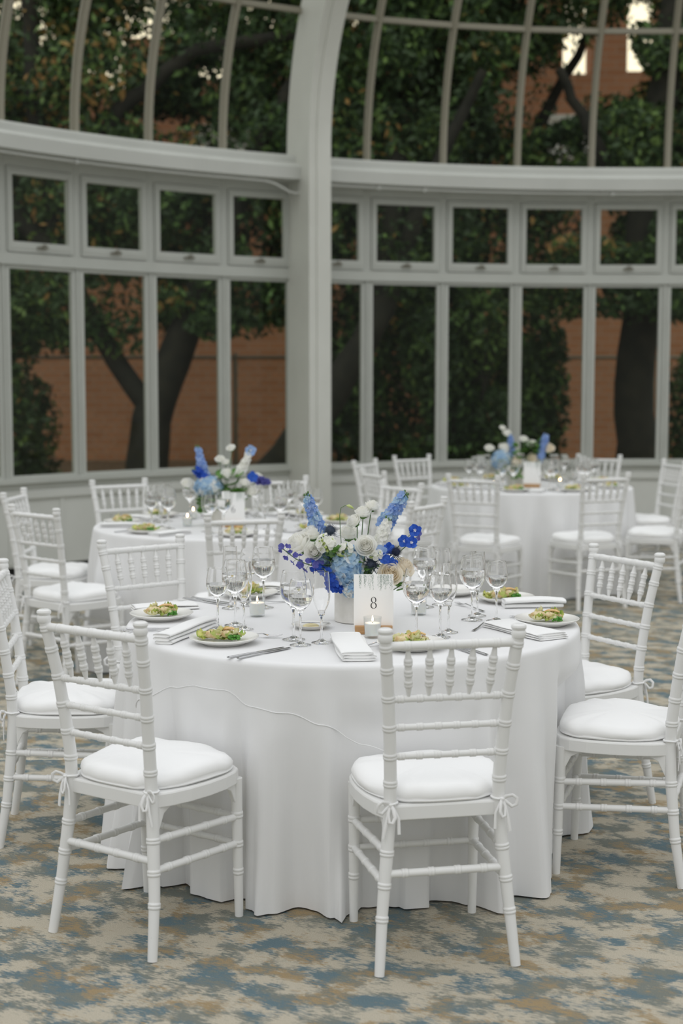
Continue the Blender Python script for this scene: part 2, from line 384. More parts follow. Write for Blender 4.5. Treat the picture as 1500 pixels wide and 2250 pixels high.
for bi in range(len(BND)-1):
    a0, a1 = BND[bi], BND[bi+1]
    mt, L = bay_mtx(a0, a1)
    isrib0 = abs(a0-RIBA) < .1; isrib1 = abs(a1-RIBA) < .1
    m0 = .075 if isrib0 else .018; m1 = .075 if isrib1 else .018
    # mullion at a0
    if not isrib0:
        ang = math.radians(a0); mm_ = Matrix.Translation(wpt(a0)) @ Matrix.Rotation(ang + PI/2, 4, 'Z')
        mb = MB(); mb.box(-.018, .018, -.06, .010, .797, 3.24, mm_); mb.box(-.009, .009, .010, .018, .797, 2.43, mm_)
        struct(bevel(weld(mb.build('trim_%d' % (60+bi), 'white_frame')), .003))
    # transom rail
    mb = MB(); mb.box(.0, L, -.06, .020, 2.44, 2.51, mt); mb.box(0, L, -.06, .030, 2.425, 2.44, mt)
    struct(weld(mb.build('trim_%d' % (80+bi), 'white_frame')))
    # lower fixed light
    nw += 1; W = thing('window_%d' % nw, None, None, wpt((a0+a1)/2, 0, .797)); del W['label'], W['category']; struct(W)
    inv = Matrix.Translation(-Vector(W.location))
    ml = inv @ mt
    mb = MB(); frame_box(mb, m0+.004, L-m1-.004, .797, 2.425, .033, -.030, .006, ml, .030, .014)
    bevel(weld(mb.build('window_frame', 'white_frame', W)), .003)
    mb = MB(); mb.box(m0+.02, L-m1-.02, -.012, -.007, .80, 2.41, ml); weld(mb.build('pane', 'pane', W))
    # upper awning sash
    nw += 1; W = thing('window_%d' % nw, None, None, wpt((a0+a1)/2, 0, 2.51)); del W['label'], W['category']; struct(W)
    inv = Matrix.Translation(-Vector(W.location)); ml = inv @ mt
    mb = MB(); frame_box(mb, m0+.002, L-m1-.002, 2.51, 3.24, .018, -.05, .008, ml, .08, .012)
    weld(mb.build('window_frame', 'white_frame', W))
    mb = MB(); frame_box(mb, m0+.024, L-m1-.024, 2.525, 3.155, .046, -.02, .022, ml, .055, .075)
    frame_box(mb, m0+.040, L-m1-.040, 2.55, 3.135, .026, .022, .026, ml, .03, .045)
    bevel(weld(mb.build('sash', 'white_frame', W)), .004)
    mb = MB(); mb.box(m0+.055, L-m1-.055, .004, .009, 2.58, 3.12, ml); weld(mb.build('pane', 'pane', W))
    mb = MB(); cx = L/2 + (m0-m1)/2
    mb.box(cx-.045, cx+.045,   .022, .032, 2.548, 2.568, ml); mb.tube([ml @ Vector((cx-.035, .055, 2.562)), ml @ Vector((cx, .066, 2.585)), ml @ Vector((cx+.04, .055, 2.560))], .007, 8)
    mb.tube([ml @ Vector((cx, .045, 2.56)), ml @ Vector((cx, .066, 2.585))], .008, 8)
    mb.build('latch', 'latch', W)
    # vault light: curved pane with horizontal glazing bars
    nw += 1; W = thing('window_%d' % nw, None, None, wpt((a0+a1)/2, 0, 3.475)); del W['label'], W['category']; struct(W)
    iv = Vector(W.location)
    mb = MB(); vs = []; NZ = 26; zs = [3.475 + 2.3*k/NZ for k in range(NZ+1)]
    for z in zs:
        for a in (a0, a1): vs.append(wpt(a, lean(z) + .0, z) - iv)
    mb.add(vs, [(2*k, 2*k+1, 2*k+3, 2*k+2) for k in range(NZ)], True); mb.build('pane', 'pane', W)
    for zz in (4.63, 5.5):
        mb = MB(); vs = []
        for a in (a0, a1):
            for dz, wi in ((-.022, -.02), (-.022, .03), (.022, .03), (.022, -.02)): vs.append(wpt(a, lean(zz)+wi, zz+dz) - iv)
        mb.add(vs, [(0,1,5,4),(1,2,6,5),(2,3,7,6),(3,0,4,7)], False); mb.build('glazing_bar', 'glazing_bar', W)
    if not isrib0:
        mb = MB(); vs = []
        ta = Vector((-math.sin(math.radians(a0)), math.cos(math.radians(a0)), 0))
        for z in zs:
            sl = (z-Z0)/max(.3, VR-lean(z)+.001) if z > Z0 else 0
            for (hw, wi) in ((.030, -.02), (.030, .008), (.017, .012), (.017, .045), (-.017, .045), (-.017, .012), (-.030, .008), (-.030, -.02)):
                n_ = Vector((1, sl)).normalized() if True else None
                vs.append(wpt(a0, lean(z) + wi*n_.x, z - wi*n_.y) + ta*hw)
        fs = [(k*8+j, k*8+(j+1) % 8, (k+1)*8+(j+1) % 8, (k+1)*8+j) for k in range(NZ) for j in range(8)]
        mb.add(vs, fs, False); struct(weld(mb.build('trim_%d' % (100+bi), 'glazing_bar')))
# the big arched rib
mb = MB(); vs = []; ta = Vector((-math.sin(math.radians(RIBA)), math.cos(math.radians(RIBA)), 0))
sec = [(.10, -.01), (.10, .42), (.098, .445), (.03, .445), (.03, .46), (-.098, .46), (-.10, .44), (-.10, -.01)]
zz = [.0, .8, 1.6, 2.4, 3.0] + [3.4 + 2.4*k/30 for k in range(31)]
for z in zz:
    h = max(0, z-Z0); sl = h/max(.3, VR-lean(z)) if h > 0 else 0
    n_ = Vector((1, sl)).normalized()
    for (hw, wi) in sec: vs.append(wpt(RIBA, lean(z) + wi*n_.x, z - wi*n_.y*.999) + ta*hw)
P = len(sec)
fs = [(k*P+j, k*P+(j+1) % P, (k+1)*P+(j+1) % P, (k+1)*P+j) for k in range(len(zz)-1) for j in range(P)]
mb.add(vs, fs, False); struct(weld(mb.build('trim_rib', 'rib')))

# ------------------------------------------------------------------ chairs
def ringed(p0, p1, r, rings, rr, n=12, rise=.008, taper=None):
    """straight turned rail: radius r with double bamboo rings at the fractions given"""
    p0, p1 = Vector(p0), Vector(p1); L = (p1-p0).length; st = {0.: 1, 1.: 1}
    ts = [0., 1.]; 
    for q in rings:
        for d in (-.018, -.012, -.0088, -.0078, -.0055, -.0012, 0, .0012, .0055, .0078, .0088, .012, .018): ts.append(q + d/L)
    if taper: ts += [k/8 for k in range(1, 8)]
    ts = sorted(t for t in set(ts) if 0 <= t <= 1)
    pts = []; rad = []
    for t in ts:
        base = taper(t) if taper else r
        dd = min([abs(t-q)*L for q in rings] or [1])
        k = 0
        if dd < .0082: k = rr*(.45 if dd < .0008 else 1)
        pts.append(p0.lerp(p1, t)); rad.append(base + k)
    mb = MB(); mb.tube(pts, rad, n); return mb
def post_path(sx):
    P = [(.187, -.048, 0), (.174, -.022, .16), (.158, -.006, .32), (.149, 0, .43), (.149, -.004, .52), (.1535, -.016, .62), (.162, -.033, .74), (.1725, -.056, .85), (.178, -.0675, .905)]
    return [Vector((sx*a, b_, c_)) for a, b_, c_ in P]
def lerp_path(P, z):
    for a, b_ in zip(P, P[1:]):
        if a.z <= z <= b_.z: return a.lerp(b_, (z-a.z)/(b_.z-a.z))
    return P[-1] if z > P[-1].z else P[0]
def make_chair():
    t = thing('chiavari_chair', 'x', 'chair')
    for sx in (-1, 1):
        P = post_path(sx); zs = [0, .05, .10, .2, .26, .38, .43, .48, .56, .61, .70, .78, .86, .905]
        rings = [.145, .232, .318, .505, .581, .66, .74, .818, .878]
        for q in rings:
            for d in (-.018, -.011, -.0082, -.0070, -.0045, -.0010, 0, .0010, .0045, .0070, .0082, .011, .018): zs.append(q+d)
        zs = sorted(set(zs)); pts = []; rad = []
        for z in zs:
            p = lerp_path(P, z); r = .0135 + .0040*min(1, z/.3) if z < .3 else .0175 - .0015*max(0, (z-.5)/.4)
            dd = min(abs(z-q) for q in rings)
            if dd < .0074: r += .0021 if dd > .0006 else .0010
            pts.append(p); rad.append(r)
        mb = MB(); mb.tube(pts, rad, 16, up=(1, 0, 0))
        p = lerp_path(P, .905); mb.lathe([(.0001, -.01), (.017, -.01), (.0195, -.004), (.0195, .004), (.018, .008), (.0165, .010), (.019, .013), (.0205, .018), (.0190, .023), (.013, .0265), (.0001, .0272)], 16, p)
        mb.build('back_post', 'paint', t)
        # front leg
        a = Vector((sx*.178, .333, .415)); b_ = Vector((sx*.1776, .343, 0))
        ringed(b_, a, .0165, [.33, .53, .74], .002, 14, taper=lambda q: .0125 + .0055*q).build('leg', 'paint', t)
    def rail(z, r, rings, name, rr=.0018, z2=None):
        p0 = lerp_path(post_path(-1), z); p1 = lerp_path(post_path(1), z)
        ringed(p0, p1, r, rings, rr, 12).build(name, 'paint', t)
    rail(.882, .0122, [.16, .33, .5, .67, .84], 'crest_rail', .0014)
    rail(.736, .0092, [.10, .26, .42, .58, .74, .90], 'back_rail'); rail(.658, .0088, [.1, .26, .42, .58, .74, .9], 'back_rail'); rail(.578, .0088, [.1, .26, .42, .58, .74, .9], 'back_rail')
    for k in range(5):
        q = (k+1)/6.0
        a = lerp_path(post_path(-1), .740).lerp(lerp_path(post_path(1), .740), q); b_ = lerp_path(post_path(-1), .876).lerp(lerp_path(post_path(1), .876), q)
        ringed(a, b_, .009, [.28, .5, .72], .0020, 12, taper=lambda s: .0045 + .0055*min(1, math.sin(PI*s)*1.35)).build('spindle', 'paint', t)
    # stretchers
    for sx in (-1, 1):
        for z0, z1 in ((.318, .300), (.236, .220)):
            ringed(lerp_path(post_path(sx), z0), (sx*.1777, .336, z1), .0105, [.16, .38, .6, .82], .0018).build('stretcher', 'paint', t)
    ringed(lerp_path(post_path(-1), .262), lerp_path(post_path(1), .262), .0108, [.16, .38, .6, .82], .0018).build('stretcher', 'paint', t)
    for z1 in (.300, .220): ringed((-.1777, .338, z1), (.1777, .338, z1), .0095, [.2, .4, .6, .8], .0018).build('stretcher', 'paint', t)
    # seat frame: rounded trapezoid board with apron brackets
    out_ = []
    def corner(cx, cy, r, a0, a1):
        for k in range(7):
            a = math.radians(a0 + (a1-a0)*k/6); out_.append((cx + r*math.cos(a), cy + r*math.sin(a)))
    hp = [(.142, -.010), (.160, .004), (.182, .05), (.198, .11), (.207, .18), (.2075, .25), (.199, .305), (.182, .338), (.155, .356), (.11, .364), (.05, .367)]
    out_ += [(-x, y) for x, y in hp[:1]] + hp + [(-x, y) for x, y in reversed(hp[1:])]
    mb = MB(); n_ = len(out_)
    L3 = [(1, .405), (1.0, .410), (1.0, .440), (.985, .446)]
    vs = []
    for s_, z in L3:
        for (x, y) in out_: vs.append((x*s_, .17+(y-.17)*s_, z))
    fs = [(i*n_+k, i*n_+(k+1) % n_, (i+1)*n_+(k+1) % n_, (i+1)*n_+k) for i in range(3) for k in range(n_)]
    fs += [tuple(range(3*n_, 4*n_)), tuple(reversed(range(n_)))]
    mb.add(vs, fs, False)
    for sx in (-1, 1):   # curved brackets under the side rails
        for (y0, dr) in ((.012, 1), (.322, -1)):
            xs = sx*(.156 if dr > 0 else .178)
            pr = [(0, .414), (.115*dr, .414), (.055*dr, .402), (.022*dr, .385), (.006*dr, .352), (0, .34)]
            vv = [(xs-.008, y0+a, z) for a, z in pr] + [(xs+.008, y0+a, z) for a, z in pr]; q = len(pr)
            mb.add(vv, [tuple(range(q)), tuple(reversed(range(q, 2*q)))] + [(k, (k+1) % q, q+(k+1) % q, q+k) for k in range(q)], False)
    bevel(weld(mb.build('seat_frame', 'paint', t)), .0025)
    # cushion: plump pad with a seam and slight sag
    mb = MB(); N = 72; rings_ = [(.0, .506), (.3, .505), (.55, .503), (.74, .4995), (.86, .494), (.94, .4885), (.985, .479), (1.004, .469), (.998, .460), (.988, .4555), (1.000, .4545), (1.002, .4525), (.99, .451), (.98, .449), (.96, .4470), (.6, .4465), (0, .4465)]
    def cush(th):   # superellipse outline, wider at the front
        c_, s_ = math.cos(th), math.sin(th); e_ = .55
        x = .200*math.copysign(abs(c_)**e_, c_); y = .183*math.copysign(abs(s_)**e_, s_)
        x *= 1 + .05*(y/.18)
        if y < 0: x *= 1 - .20*(-y/.183)**1.5
        return x, y + .172
    random.seed(4); ph = [(rnd(0, 6), k) for k in (3, 5, 8, 13)]
    vs = []
    for (s_, z) in rings_:
        for k in range(N):
            th = 2*PI*k/N; x, y = cush(th)
            wob = sum(math.sin(j*th + p)*.0010 for p, j in ph)*s_
            zz_ = z + (wob*(2.4 if .3 < s_ < .999 and z > .458 else .5) if s_ > 0 else 0)
            vs.append((x*s_, .172 + (y-.172)*s_, zz_))
    fs = [(i*N+k, i*N+(k+1) % N, (i+1)*N+(k+1) % N, (i+1)*N+k) for i in range(len(rings_)-1) for k in range(N)]
    mb.add(vs, fs, True); cu = weld(mb.build('cushion', 'cushion', t), .0002)
    # bows that tie the cushion to the posts
    for sx in (-1, 1):
        c = Vector((sx*.149, 0, .452)); mb = MB(); rb = lambda pts, w_=.0056: mb.tube(pts, [w_]*len(pts), 6, flat=.22, up=(0, 1, 0))
        mb.tube([c + Vector((.0195*math.cos(k*PI/8), .0195*math.sin(k*PI/8), .001*math.sin(k))) for k in range(17)], .0035, 6, flat=.9)
        k0 = c + Vector((sx*.004, -.022, .0)); mb.lathe([(.0001, -.006), (.006, -.003), (.0065, .002), (.0001, .006)], 8, k0)
        lp = [(0, 0, 0), (.010, -.006, .008), (.024, -.012, .012), (.036, -.014, .004), (.036, -.012, -.014), (.024, -.008, -.020), (.008, -.003, -.006), (0, 0, 0)]
        rb([k0 + Vector((sx*a, b2, c2)) for a, b2, c2 in lp])
        lp = [(0, 0, 0), (-.006, -.008, -.010), (-.010, -.014, -.030), (-.004, -.014, -.046), (.006, -.010, -.044), (.008, -.006, -.020), (0, 0, 0)]
        rb([k0 + Vector((sx*a, b2, c2)) for a, b2, c2 in lp])
        rb([k0, k0 + Vector((sx*.006, -.006, -.02)), k0 + Vector((sx*.014, -.008, -.055)), k0 + Vector((sx*.020, -.006, -.088))])
        rb([k0, k0 + Vector((-sx*.008, -.006, -.012)), k0 + Vector((-sx*.020, -.008, -.035)), k0 + Vector((-sx*.022, -.008, -.078))], .005)
        mb.build('ribbon_bow', 'ribbon', cu)
    return t
chair = Proto(make_chair())
G8, G6, GF = 'white chairs around the nearest table', 'white chairs around the middle table', 'white chairs around the farthest table'
CH = [(-.6386, 3.852, -.5917, 'white bamboo-turned chair in the left foreground, back to us', G8),
 (.2744, 3.6956, .1894, 'white bamboo-turned chair in front of the card numbered 8, back to us', G8),
 (1.0638, 4.4549, 1.2481, 'white chair cut off by the right picture edge, seat facing the nearest table', G8),
 (1.0118, 5.2765, 2.1277, 'white chair at the back right of the nearest table, its whole open back visible', G8),
 (-1.115, 4.83, -1.4764, 'white chair cut by the left edge of the picture, pushed beside the nearest table', G8),
 (-.765, 5.64, -2.50, 'white chair behind the nearest table on its left, back leaning toward the left', G8),
 (-.478, 6.80, .26, 'white chair in front of the card numbered 6, seen from behind', G6),
 (-1.80, 8.07, -1.67, 'white chair left of the middle table, the farther of the overlapping two', G6),
 (-1.49, 7.11, -.70, 'white chair left of the middle table, the nearer of the overlapping two', G6),
 (-1.37, 8.90, -2.59, 'white chair behind the middle table, standing under the third window from the left', G6),
 (-.40, 9.20, -3.00, 'white chair behind the middle table, beside the big arched rib', G6),
 (.32, 8.71, 2.25, 'white chair behind the right end of the middle table, just above the light blue delphinium', G6),
 (.40, 7.53, 1.00, 'white chair at the right end of the middle table, between blue flowers and clear glasses', G6),
 (.90, 9.44, -.52, 'white chair seen from behind, the left one in front of the farthest table', GF),
 (1.75, 9.60, .40, 'white chair seen from behind, the right one in front of the farthest table', GF),
 (.28, 9.92, -1.15, 'white chair at the left of the farthest table, its seat turned right', GF),
 (.24, 11.08, -2.08, 'white chair at the far left of the farthest table, backed onto the low wall', GF),
 (.62, 11.72, -2.55, 'white chair behind the farthest table, crest against the second window right of the rib', GF),
 (2.12, 11.80, 2.70, 'white chair behind the farthest table on its right, crest overlapping the window sill', GF),
 (2.52, 11.03, 1.80, 'white chair right of the farthest table, the farther of the overlapping two', GF),
 (2.40, 10.02, 1.15, 'white chair right of the farthest table, the nearer of the overlapping two', GF)]
for x, y, a, lab, g in CH: chair.put((x, y, 0), a, lab, g)

# ------------------------------------------------------------------ tables and cloths
def catmull(cp, th):
    """periodic monotone-ish interpolation of (deg, r) control points"""
    th = th % 360; n_ = len(cp)
    for i in range(n_):
        a, b_ = cp[i], cp[(i+1) % n_]; bb = b_[0] if i < n_-1 else b_[0]+360
        t_ = th if th >= cp[0][0] else th+360
        if a[0] <= t_ <= bb:
            s_ = (t_-a[0])/max(1e-6, bb-a[0]); s_ = s_*s_*(3-2*s_); return a[1]*(1-s_) + b_[1]*s_
    return cp[0][1]
HEM8 = [(0, .80), (8, .86), (14, .81), (22, .86), (33, .78), (45, .87), (57, .78), (70, .86), (82, .79), (95, .87), (107, .78), (120, .86), (133, .79), (146, .86), (158, .79), (169, .86), (180, .80),
 (191, .845), (198, .80), (204, .868), (206.5, .80), (213, .79), (217, .885), (220.5, .85), (223, .72), (227, .72), (229, .755), (238, .745), (240, .71), (243, .70), (247, .84), (252, .765), (256, .70), (261, .715), (265.5, .78), (268, .875), (270.5, .72), (272, .68), (277, .665), (281, .69), (283, .745), (287, .765), (289.5, .67), (295, .70), (298, .78), (301, .845), (304, .79), (309, .765), (314, .835), (317, .82), (322, .74), (328, .76), (332, .80), (339, .765), (345, .83), (352, .79)]
def hem_generic(seed):
    random.seed(seed); a = 0; cp = []
    hi = True
    while a < 352:
        cp.append((a, (rnd(.83, .90) if hi else rnd(.76, .79)))); hi = not hi; a += rnd(7, 13)
    return cp
SEAM = []; TT = []
def tablecloth(name, ctr, hem, label, seam=False, N=420, seed=1):
    global TT
    H_, R = .750, .762
    mb = MB(); rings = []
    for r in (0, .2, .4, .55, .66, .72, .745): rings.append(('t', r))
    rings += [('e', k/4) for k in range(1, 5)]
    NV = 44
    rings += [('d', (k+1)/NV) for k in range(NV)]
    vs = []
    seamz = lambda th: .60 + .0
    for kind, q in rings:
        for k in range(N):
            th = 2*PI*k/N; dg = math.degrees(th) % 360
            if kind == 't': r = q; z = H_ + .0008*math.sin(5*th+q*9)
            elif kind == 'e':
                a = q*PI/2; r = .745 + .017*math.sin(a); z = H_ - .017*(1-math.cos(a))
            else:
                z = (H_-.017)*(1-q) + .006*q
                rb = catmull(hem, dg)
                # folds start shallow below the edge and deepen downward
                s_ = q**1.15
                soft = R + (sum(catmull(hem, dg+d) for d in (-6, -3, 0, 3, 6))/5 - R)*min(1, q*1.3)
                rr_ = R + (rb - R)*s_
                r = soft*(1-min(1, q*2.0)) + rr_*min(1, q*2.0)
                r = max(r, R - .0 if q < .06 else .60)
                r += (.013*math.sin(17*th+1.1) + .009*math.sin(29*th+.4) + .0045*math.sin(41*th+2))*min(1, q*3.6)*(1-.3*q)
                r += .0012*math.sin(23*th + 9*q) * q + .0007*math.sin(57*th-14*q)*q
                if seam and 206 < dg < 300:
                    # overlaid layer: upper cloth ends along a wavy hem line
                    tt = TT = [(206, .50), (213, .575), (224, .635), (232, .655), (240, .655), (246, .615), (255, .605), (263, .575), (272, .515), (282, .47), (290, .435), (300, .38)]
                    for (x0, y0), (x1, y1) in zip(tt, tt[1:]):
                        if x0 <= dg <= x1: zs = y0 + (y1-y0)*(dg-x0)/(x1-x0)
                    if abs(dg-233) < 1.2 and zs-.14 < z < zs: r += .004
                    SEAM.append((abs(z-zs), dg, r, z))
                if seam and 262 < dg < 271 and q > .86: z = max(.004, z - .0)
            if kind == 'd' and z < .66:   # cloth pushed in by the seats tucked against it
                for (cx, cy, ca, _l, _g) in CH:
                    wx, wy = ctr[0] + r*math.cos(th) - cx, ctr[1] + r*math.sin(th) - cy
                    if wx*wx + wy*wy > 1: continue
                    lx, ly = wx*math.cos(ca) + wy*math.sin(ca), -wx*math.sin(ca) + wy*math.cos(ca)
                    if abs(lx) < .33 and -.1 < ly < .385:
                        k_ = 1 if abs(lx) < .21 else max(0, 1-(abs(lx)-.21)/.03)
                        k_ *= 1 if z < .54 else (.66-z)/.12
                        cosr = -(-math.cos(th)*math.sin(ca) + math.sin(th)*math.cos(ca))
                        r -= k_*k_*(3-2*k_)*(.385-ly)/max(.5, cosr)
            vs.append((r*math.cos(th), r*math.sin(th), z))
    fs = [(i*N+k, i*N+(k+1) % N, (i+1)*N+(k+1) % N, (i+1)*N+k) for i in range(len(rings)-1) for k in range(N)]
    fs = [tuple(reversed(f_)) for f_ in fs]
    mb.add(vs, fs, True); o = mb.build(name, 'tablecloth'); weld(o, 1e-6); o.location = (*ctr, 0)
    o.rotation_euler = (0, 0, 0)
    if seam:   # stitched hem of the lapped upper layer
        best = {}
        for d_, dg, r, z in SEAM:
            if dg not in best or d_ < best[dg][0]: best[dg] = (d_, r)
        pts = []; SMTH = sorted(best)
        zz_ = lambda dg: next(y0 + (y1-y0)*(lambda t_: t_*t_*(3-2*t_))((dg-x0)/(x1-x0)) for (x0, y0), (x1, y1) in zip(TT, TT[1:]) if x0 <= dg <= x1)
        for dg in SMTH: pts.append(((best[dg][1]+.0005)*math.cos(math.radians(dg)), (best[dg][1]+.0005)*math.sin(math.radians(dg)), zz_(dg)))
        m2 = MB(); m2.tube(pts, .0018, 6); m2.build('hem_seam', 'tablecloth', o)
    tag(o, label, 'tablecloth', 'white floor-length tablecloths'); return o
def table(ctr, label):
    t = thing('round_table', label, 'table', (*ctr, 0), 0, 'round tables under cloths')
    mb = MB(); mb.lathe([(.0001, .722), (.735, .722), (.742, .730), (.735, .742), (.0001, .742)], 64); mb.build('tabletop', 'wood', t)
    for sx in (-1, 1):
        for sy in (-1, 1):
            mb = MB(); mb.tube([(sx*.42, sy*.36, 0), (sx*.40, sy*.34, .722)], .014, 10); mb.build('leg', 'steel', t)
T8, T6, TF = (.037, 4.77), (-.62, 7.93), (1.44, 10.78)
table(T8, 'round banquet table hidden under the nearest white cloth'); table(T6, 'round banquet table hidden under the middle white cloth'); table(TF, 'round banquet table hidden under the farthest white cloth')
tablecloth('tablecloth', T8, HEM8, 'white cloth draped in folds to the carpet on the nearest table', True)
tablecloth('tablecloth', T6, hem_generic(5), 'white cloth draped over the middle table, the one numbered 6', False, 300)
tablecloth('tablecloth', TF, hem_generic(11), 'white cloth draped over the farthest table on the right', False, 300)
TZ = .7515

# ------------------------------------------------------------------ tableware
def glass_mesh(Hh, rb, rim, bowl_h, base=.033, stem=.0038, neck=None):
    """outer profile: foot, stem, bowl; then the inner wall back down"""
    zb = Hh - bowl_h
    o = [(.0001, 0), (base, 0), (base, .0012), (base*.6, .0045), (.006, .011), (stem, .022), (stem*.92, zb-.016), (stem*1.5, zb-.006), (.010, zb)]
    K = 12; bowl = []
    for k in range(1, K+1):
        q = k/K
        r = rb*math.sin(min(1, q/.46)*PI/2)**.75 if q < .46 else rb + (rim-rb)*((q-.46)/.54)**1.6
        bowl.append((max(r, .011), zb + bowl_h*q))
    o += bowl; tw = .0011
    inner = [(max(r-tw, .001), z) for r, z in reversed(bowl)]
    inner[0] = (bowl[-1][0]-tw*.6, bowl[-1][1])
    inner += [(.008, zb+.004), (.0001, zb+.0025)]
    return o + inner, bowl, zb
def make_glass(name, label, Hh, rb, rim, bh, base=.034, fill=None, ice=False):
    t = thing(name, label, 'glass'); prof, bowl, zb = glass_mesh(Hh, rb, rim, bh, base)
    mb = MB(); mb.lathe(prof, 40); weld(mb.build('glass_body', 'glass', t), 2e-5)
    if fill:
        zt = zb + bh*fill; tw = .0014; P = [(.0001, zb+.0032), (.007, zb+.0045)]
        prev = (.010, zb)
        for (r, z) in bowl:
            if z < zt: P.append((max(r-tw, .002), z)) if z > zb+.006 else None; prev = (r, z)
            else:
                q = (zt-prev[1])/(z-prev[1]); P.append((prev[0]+(r-prev[0])*q-tw, zt)); break
        P.append((.0001, zt)); mb = MB(); mb.lathe(P, 40); weld(mb.build('water', 'water', t), 2e-5)
    return t
GOB = Proto(make_glass('water_goblet', 'x', .218, .0435, .0335, .118, .036, .62)); GOBW = GOB
WINE = Proto(make_glass('wine_glass', 'x', .204, .0375, .0290, .100, .033, None))
WINE2 = Proto(make_glass('wine_glass', 'x', .204, .0375, .0290, .100, .033, .48))
FLUTE = Proto(make_glass('champagne_flute', 'x', .222, .0275, .0235, .135, .031, None))
def seg_label(x, y, c):
    return ''
GG = 'stemmed glasses on the nearest table'
for P_, x, y, lab in [
 (WINE2, -.402, 4.574, 'low-filled wine glass, leftmost stemware on the nearest table'),
 (GOB, -.352, 4.66, 'water goblet second from the left, behind the leftmost wine glass'),
 (FLUTE, -.318, 4.585, 'empty champagne flute right of the leftmost wine glass'),
 (GOB, -.278, 5.024, 'full water goblet behind the left candle'),
 (WINE, -.330, 5.08, 'empty wine glass farthest back in the left cluster of stemware'),
 (FLUTE, -.395, 5.01, 'empty champagne flute at the back of the left cluster of stemware'),
 (GOB, -.150, 4.405, 'water goblet half hidden behind another glass, in front of the flowers on the left'),
 (WINE2, -.126, 4.310, 'wine glass with clear drink standing nearest to us, left of the flute'),
 (FLUTE, -.062, 4.350, 'empty champagne flute just left of the white vase'),
 (GOB, .237, 4.452, 'water goblet right of the card numbered 8'),
 (WINE2, .312, 4.446, 'wine glass right of the goblet beside the numbered 8 card'),
 (FLUTE, .345, 4.53, 'tall champagne flute behind the wine glass right of the numbered 8 card'),
 (GOB, .296, 5.034, 'water goblet behind the flowers on the right'),
 (WINE, .360, 5.09, 'empty wine glass farthest back on the right of the flowers'),
 (GOB, .442, 4.766, 'water goblet in the right hand trio of glasses'),
 (FLUTE, .468, 4.850, 'champagne flute behind the goblet in the right hand trio'),
 (WINE2, .522, 4.745, 'wine glass with a little white wine, rightmost stemware on the nearest table')]:
    P_.put((x, y, TZ), rnd(0, 3), lab, GG)

def make_plate(r=.107):
    mb = MB(); mb.lathe([(.0001, .004), (.055, .004), (.060, .0), (.066, .0), (.070, .004), (r*.93, .014), (r, .0195), (r+.001, .0215), (r-.001, .0225), (r*.9, .0185), (.074, .0095), (.060, .0075), (.0001, .0075)], 56)
    return weld(mb.build('plate', 'china'), 2e-5)
def blob(mb, c, r, sq=(1, 1, 1), n=10, m_=7, amp=.25):
    ph = [rnd(0, 6) for _ in range(4)]; vs = []
    for i in range(m_+1):
        la = -PI/2 + PI*i/m_
        for k in range(n):
            lo = 2*PI*k/n; q = 1 + amp*(math.sin(3*lo+ph[0])*math.cos(2*la+ph[1]) + .5*math.sin(5*lo+ph[2]+la*3))*.6
            vs.append((c[0]+r*sq[0]*q*math.cos(la)*math.cos(lo), c[1]+r*sq[1]*q*math.cos(la)*math.sin(lo), c[2]+r*sq[2]*q*math.sin(la)))
    mb.add(vs, [(i*n+k, i*n+(k+1) % n, (i+1)*n+(k+1) % n, (i+1)*n+k) for i in range(m_) for k in range(n)], True)
def leafy(mb, c, size, rz, tilt, curl=.5, n=7, m_=6, fr=.12):
    """ruffled lettuce leaf"""
    mt = Matrix.Translation(c) @ Matrix.Rotation(rz, 4, 'Z') @ Matrix.Rotation(tilt, 4, 'Y'); vs = []; ph = rnd(0, 6)
    for i in range(m_+1):
        u = i/m_; wd = size*.55*math.sin(PI*min(1, .12+u*.85))**.7
        for k in range(n):
            v_ = k/(n-1)*2-1
            z = curl*size*(v_*v_*.5 + u*u*.35) + fr*size*abs(v_)*math.sin(u*14+ph+k)
            vs.append(mt @ Vector((u*size, v_*wd, z)))
    mb.add(vs, [(i*n+k, i*n+k+1, (i+1)*n+k+1, (i+1)*n+k) for i in range(m_) for k in range(n-1)], True)
def make_salad(seed):
    random.seed(seed); t = thing('salad', 'x', 'food')
    mb = MB(); mb2 = MB()
    for k in range(20):
        x = rnd(-.050, .055); y = rnd(-.024, .024)
        leafy(mb if k % 3 else mb2, (x-.012, y, rnd(.002, .009)), rnd(.026, .040), rnd(0, 6.28), rnd(-.55, -.05), rnd(.25, .7))
    for k in range(5):
        leafy(mb2, (rnd(-.04, .03), rnd(-.012, .01), .010), rnd(.032, .042), rnd(0, 6.28), rnd(-.9, -.3), .6)
    # thickness against the plate
    mb.build('lettuce', 'lettuce', t); mb2.build('pale_lettuce', 'lettuce_pale', t)
    mb = MB(); blob(mb, (-.030, -.010, .022), .019, (1.45, .95, .70), 16, 9, .25); blob(mb, (.008, -.006, .022), .015, (1.5, .8, .7), 14, 8, .35); blob(mb, (.034, .008, .018), .013, (1.3, .8, .7), 12, 8, .35); mb.build('toast', 'toast', t)
    mb = MB(); vs = []; n_ = 12
    a = rnd(-.5, .5)
    mb.tube([Vector((-.020+.062*q, .012-.010*q, .024+.014*math.sin(q*PI*.8))) for q in [k/9 for k in range(10)]], [.004+.006*math.sin(PI*(.1+.8*k/9)) for k in range(10)], 8, flat=.45)
    mb.build('crisp', 'crisp', t)
    mb = MB()
    for k in range(26): blob(mb, (rnd(.020, .050), rnd(-.028, -.010), rnd(.006, .020)), rnd(.0035, .0065), (1, 1, .8), 7, 5, .3)
    mb.build('green_floret', 'herb', t)
    return t
PLATE = Proto(tag(make_plate(), 'x', 'plate'))
SALS = [Proto(make_salad(s)) for s in (3, 8, 21)]
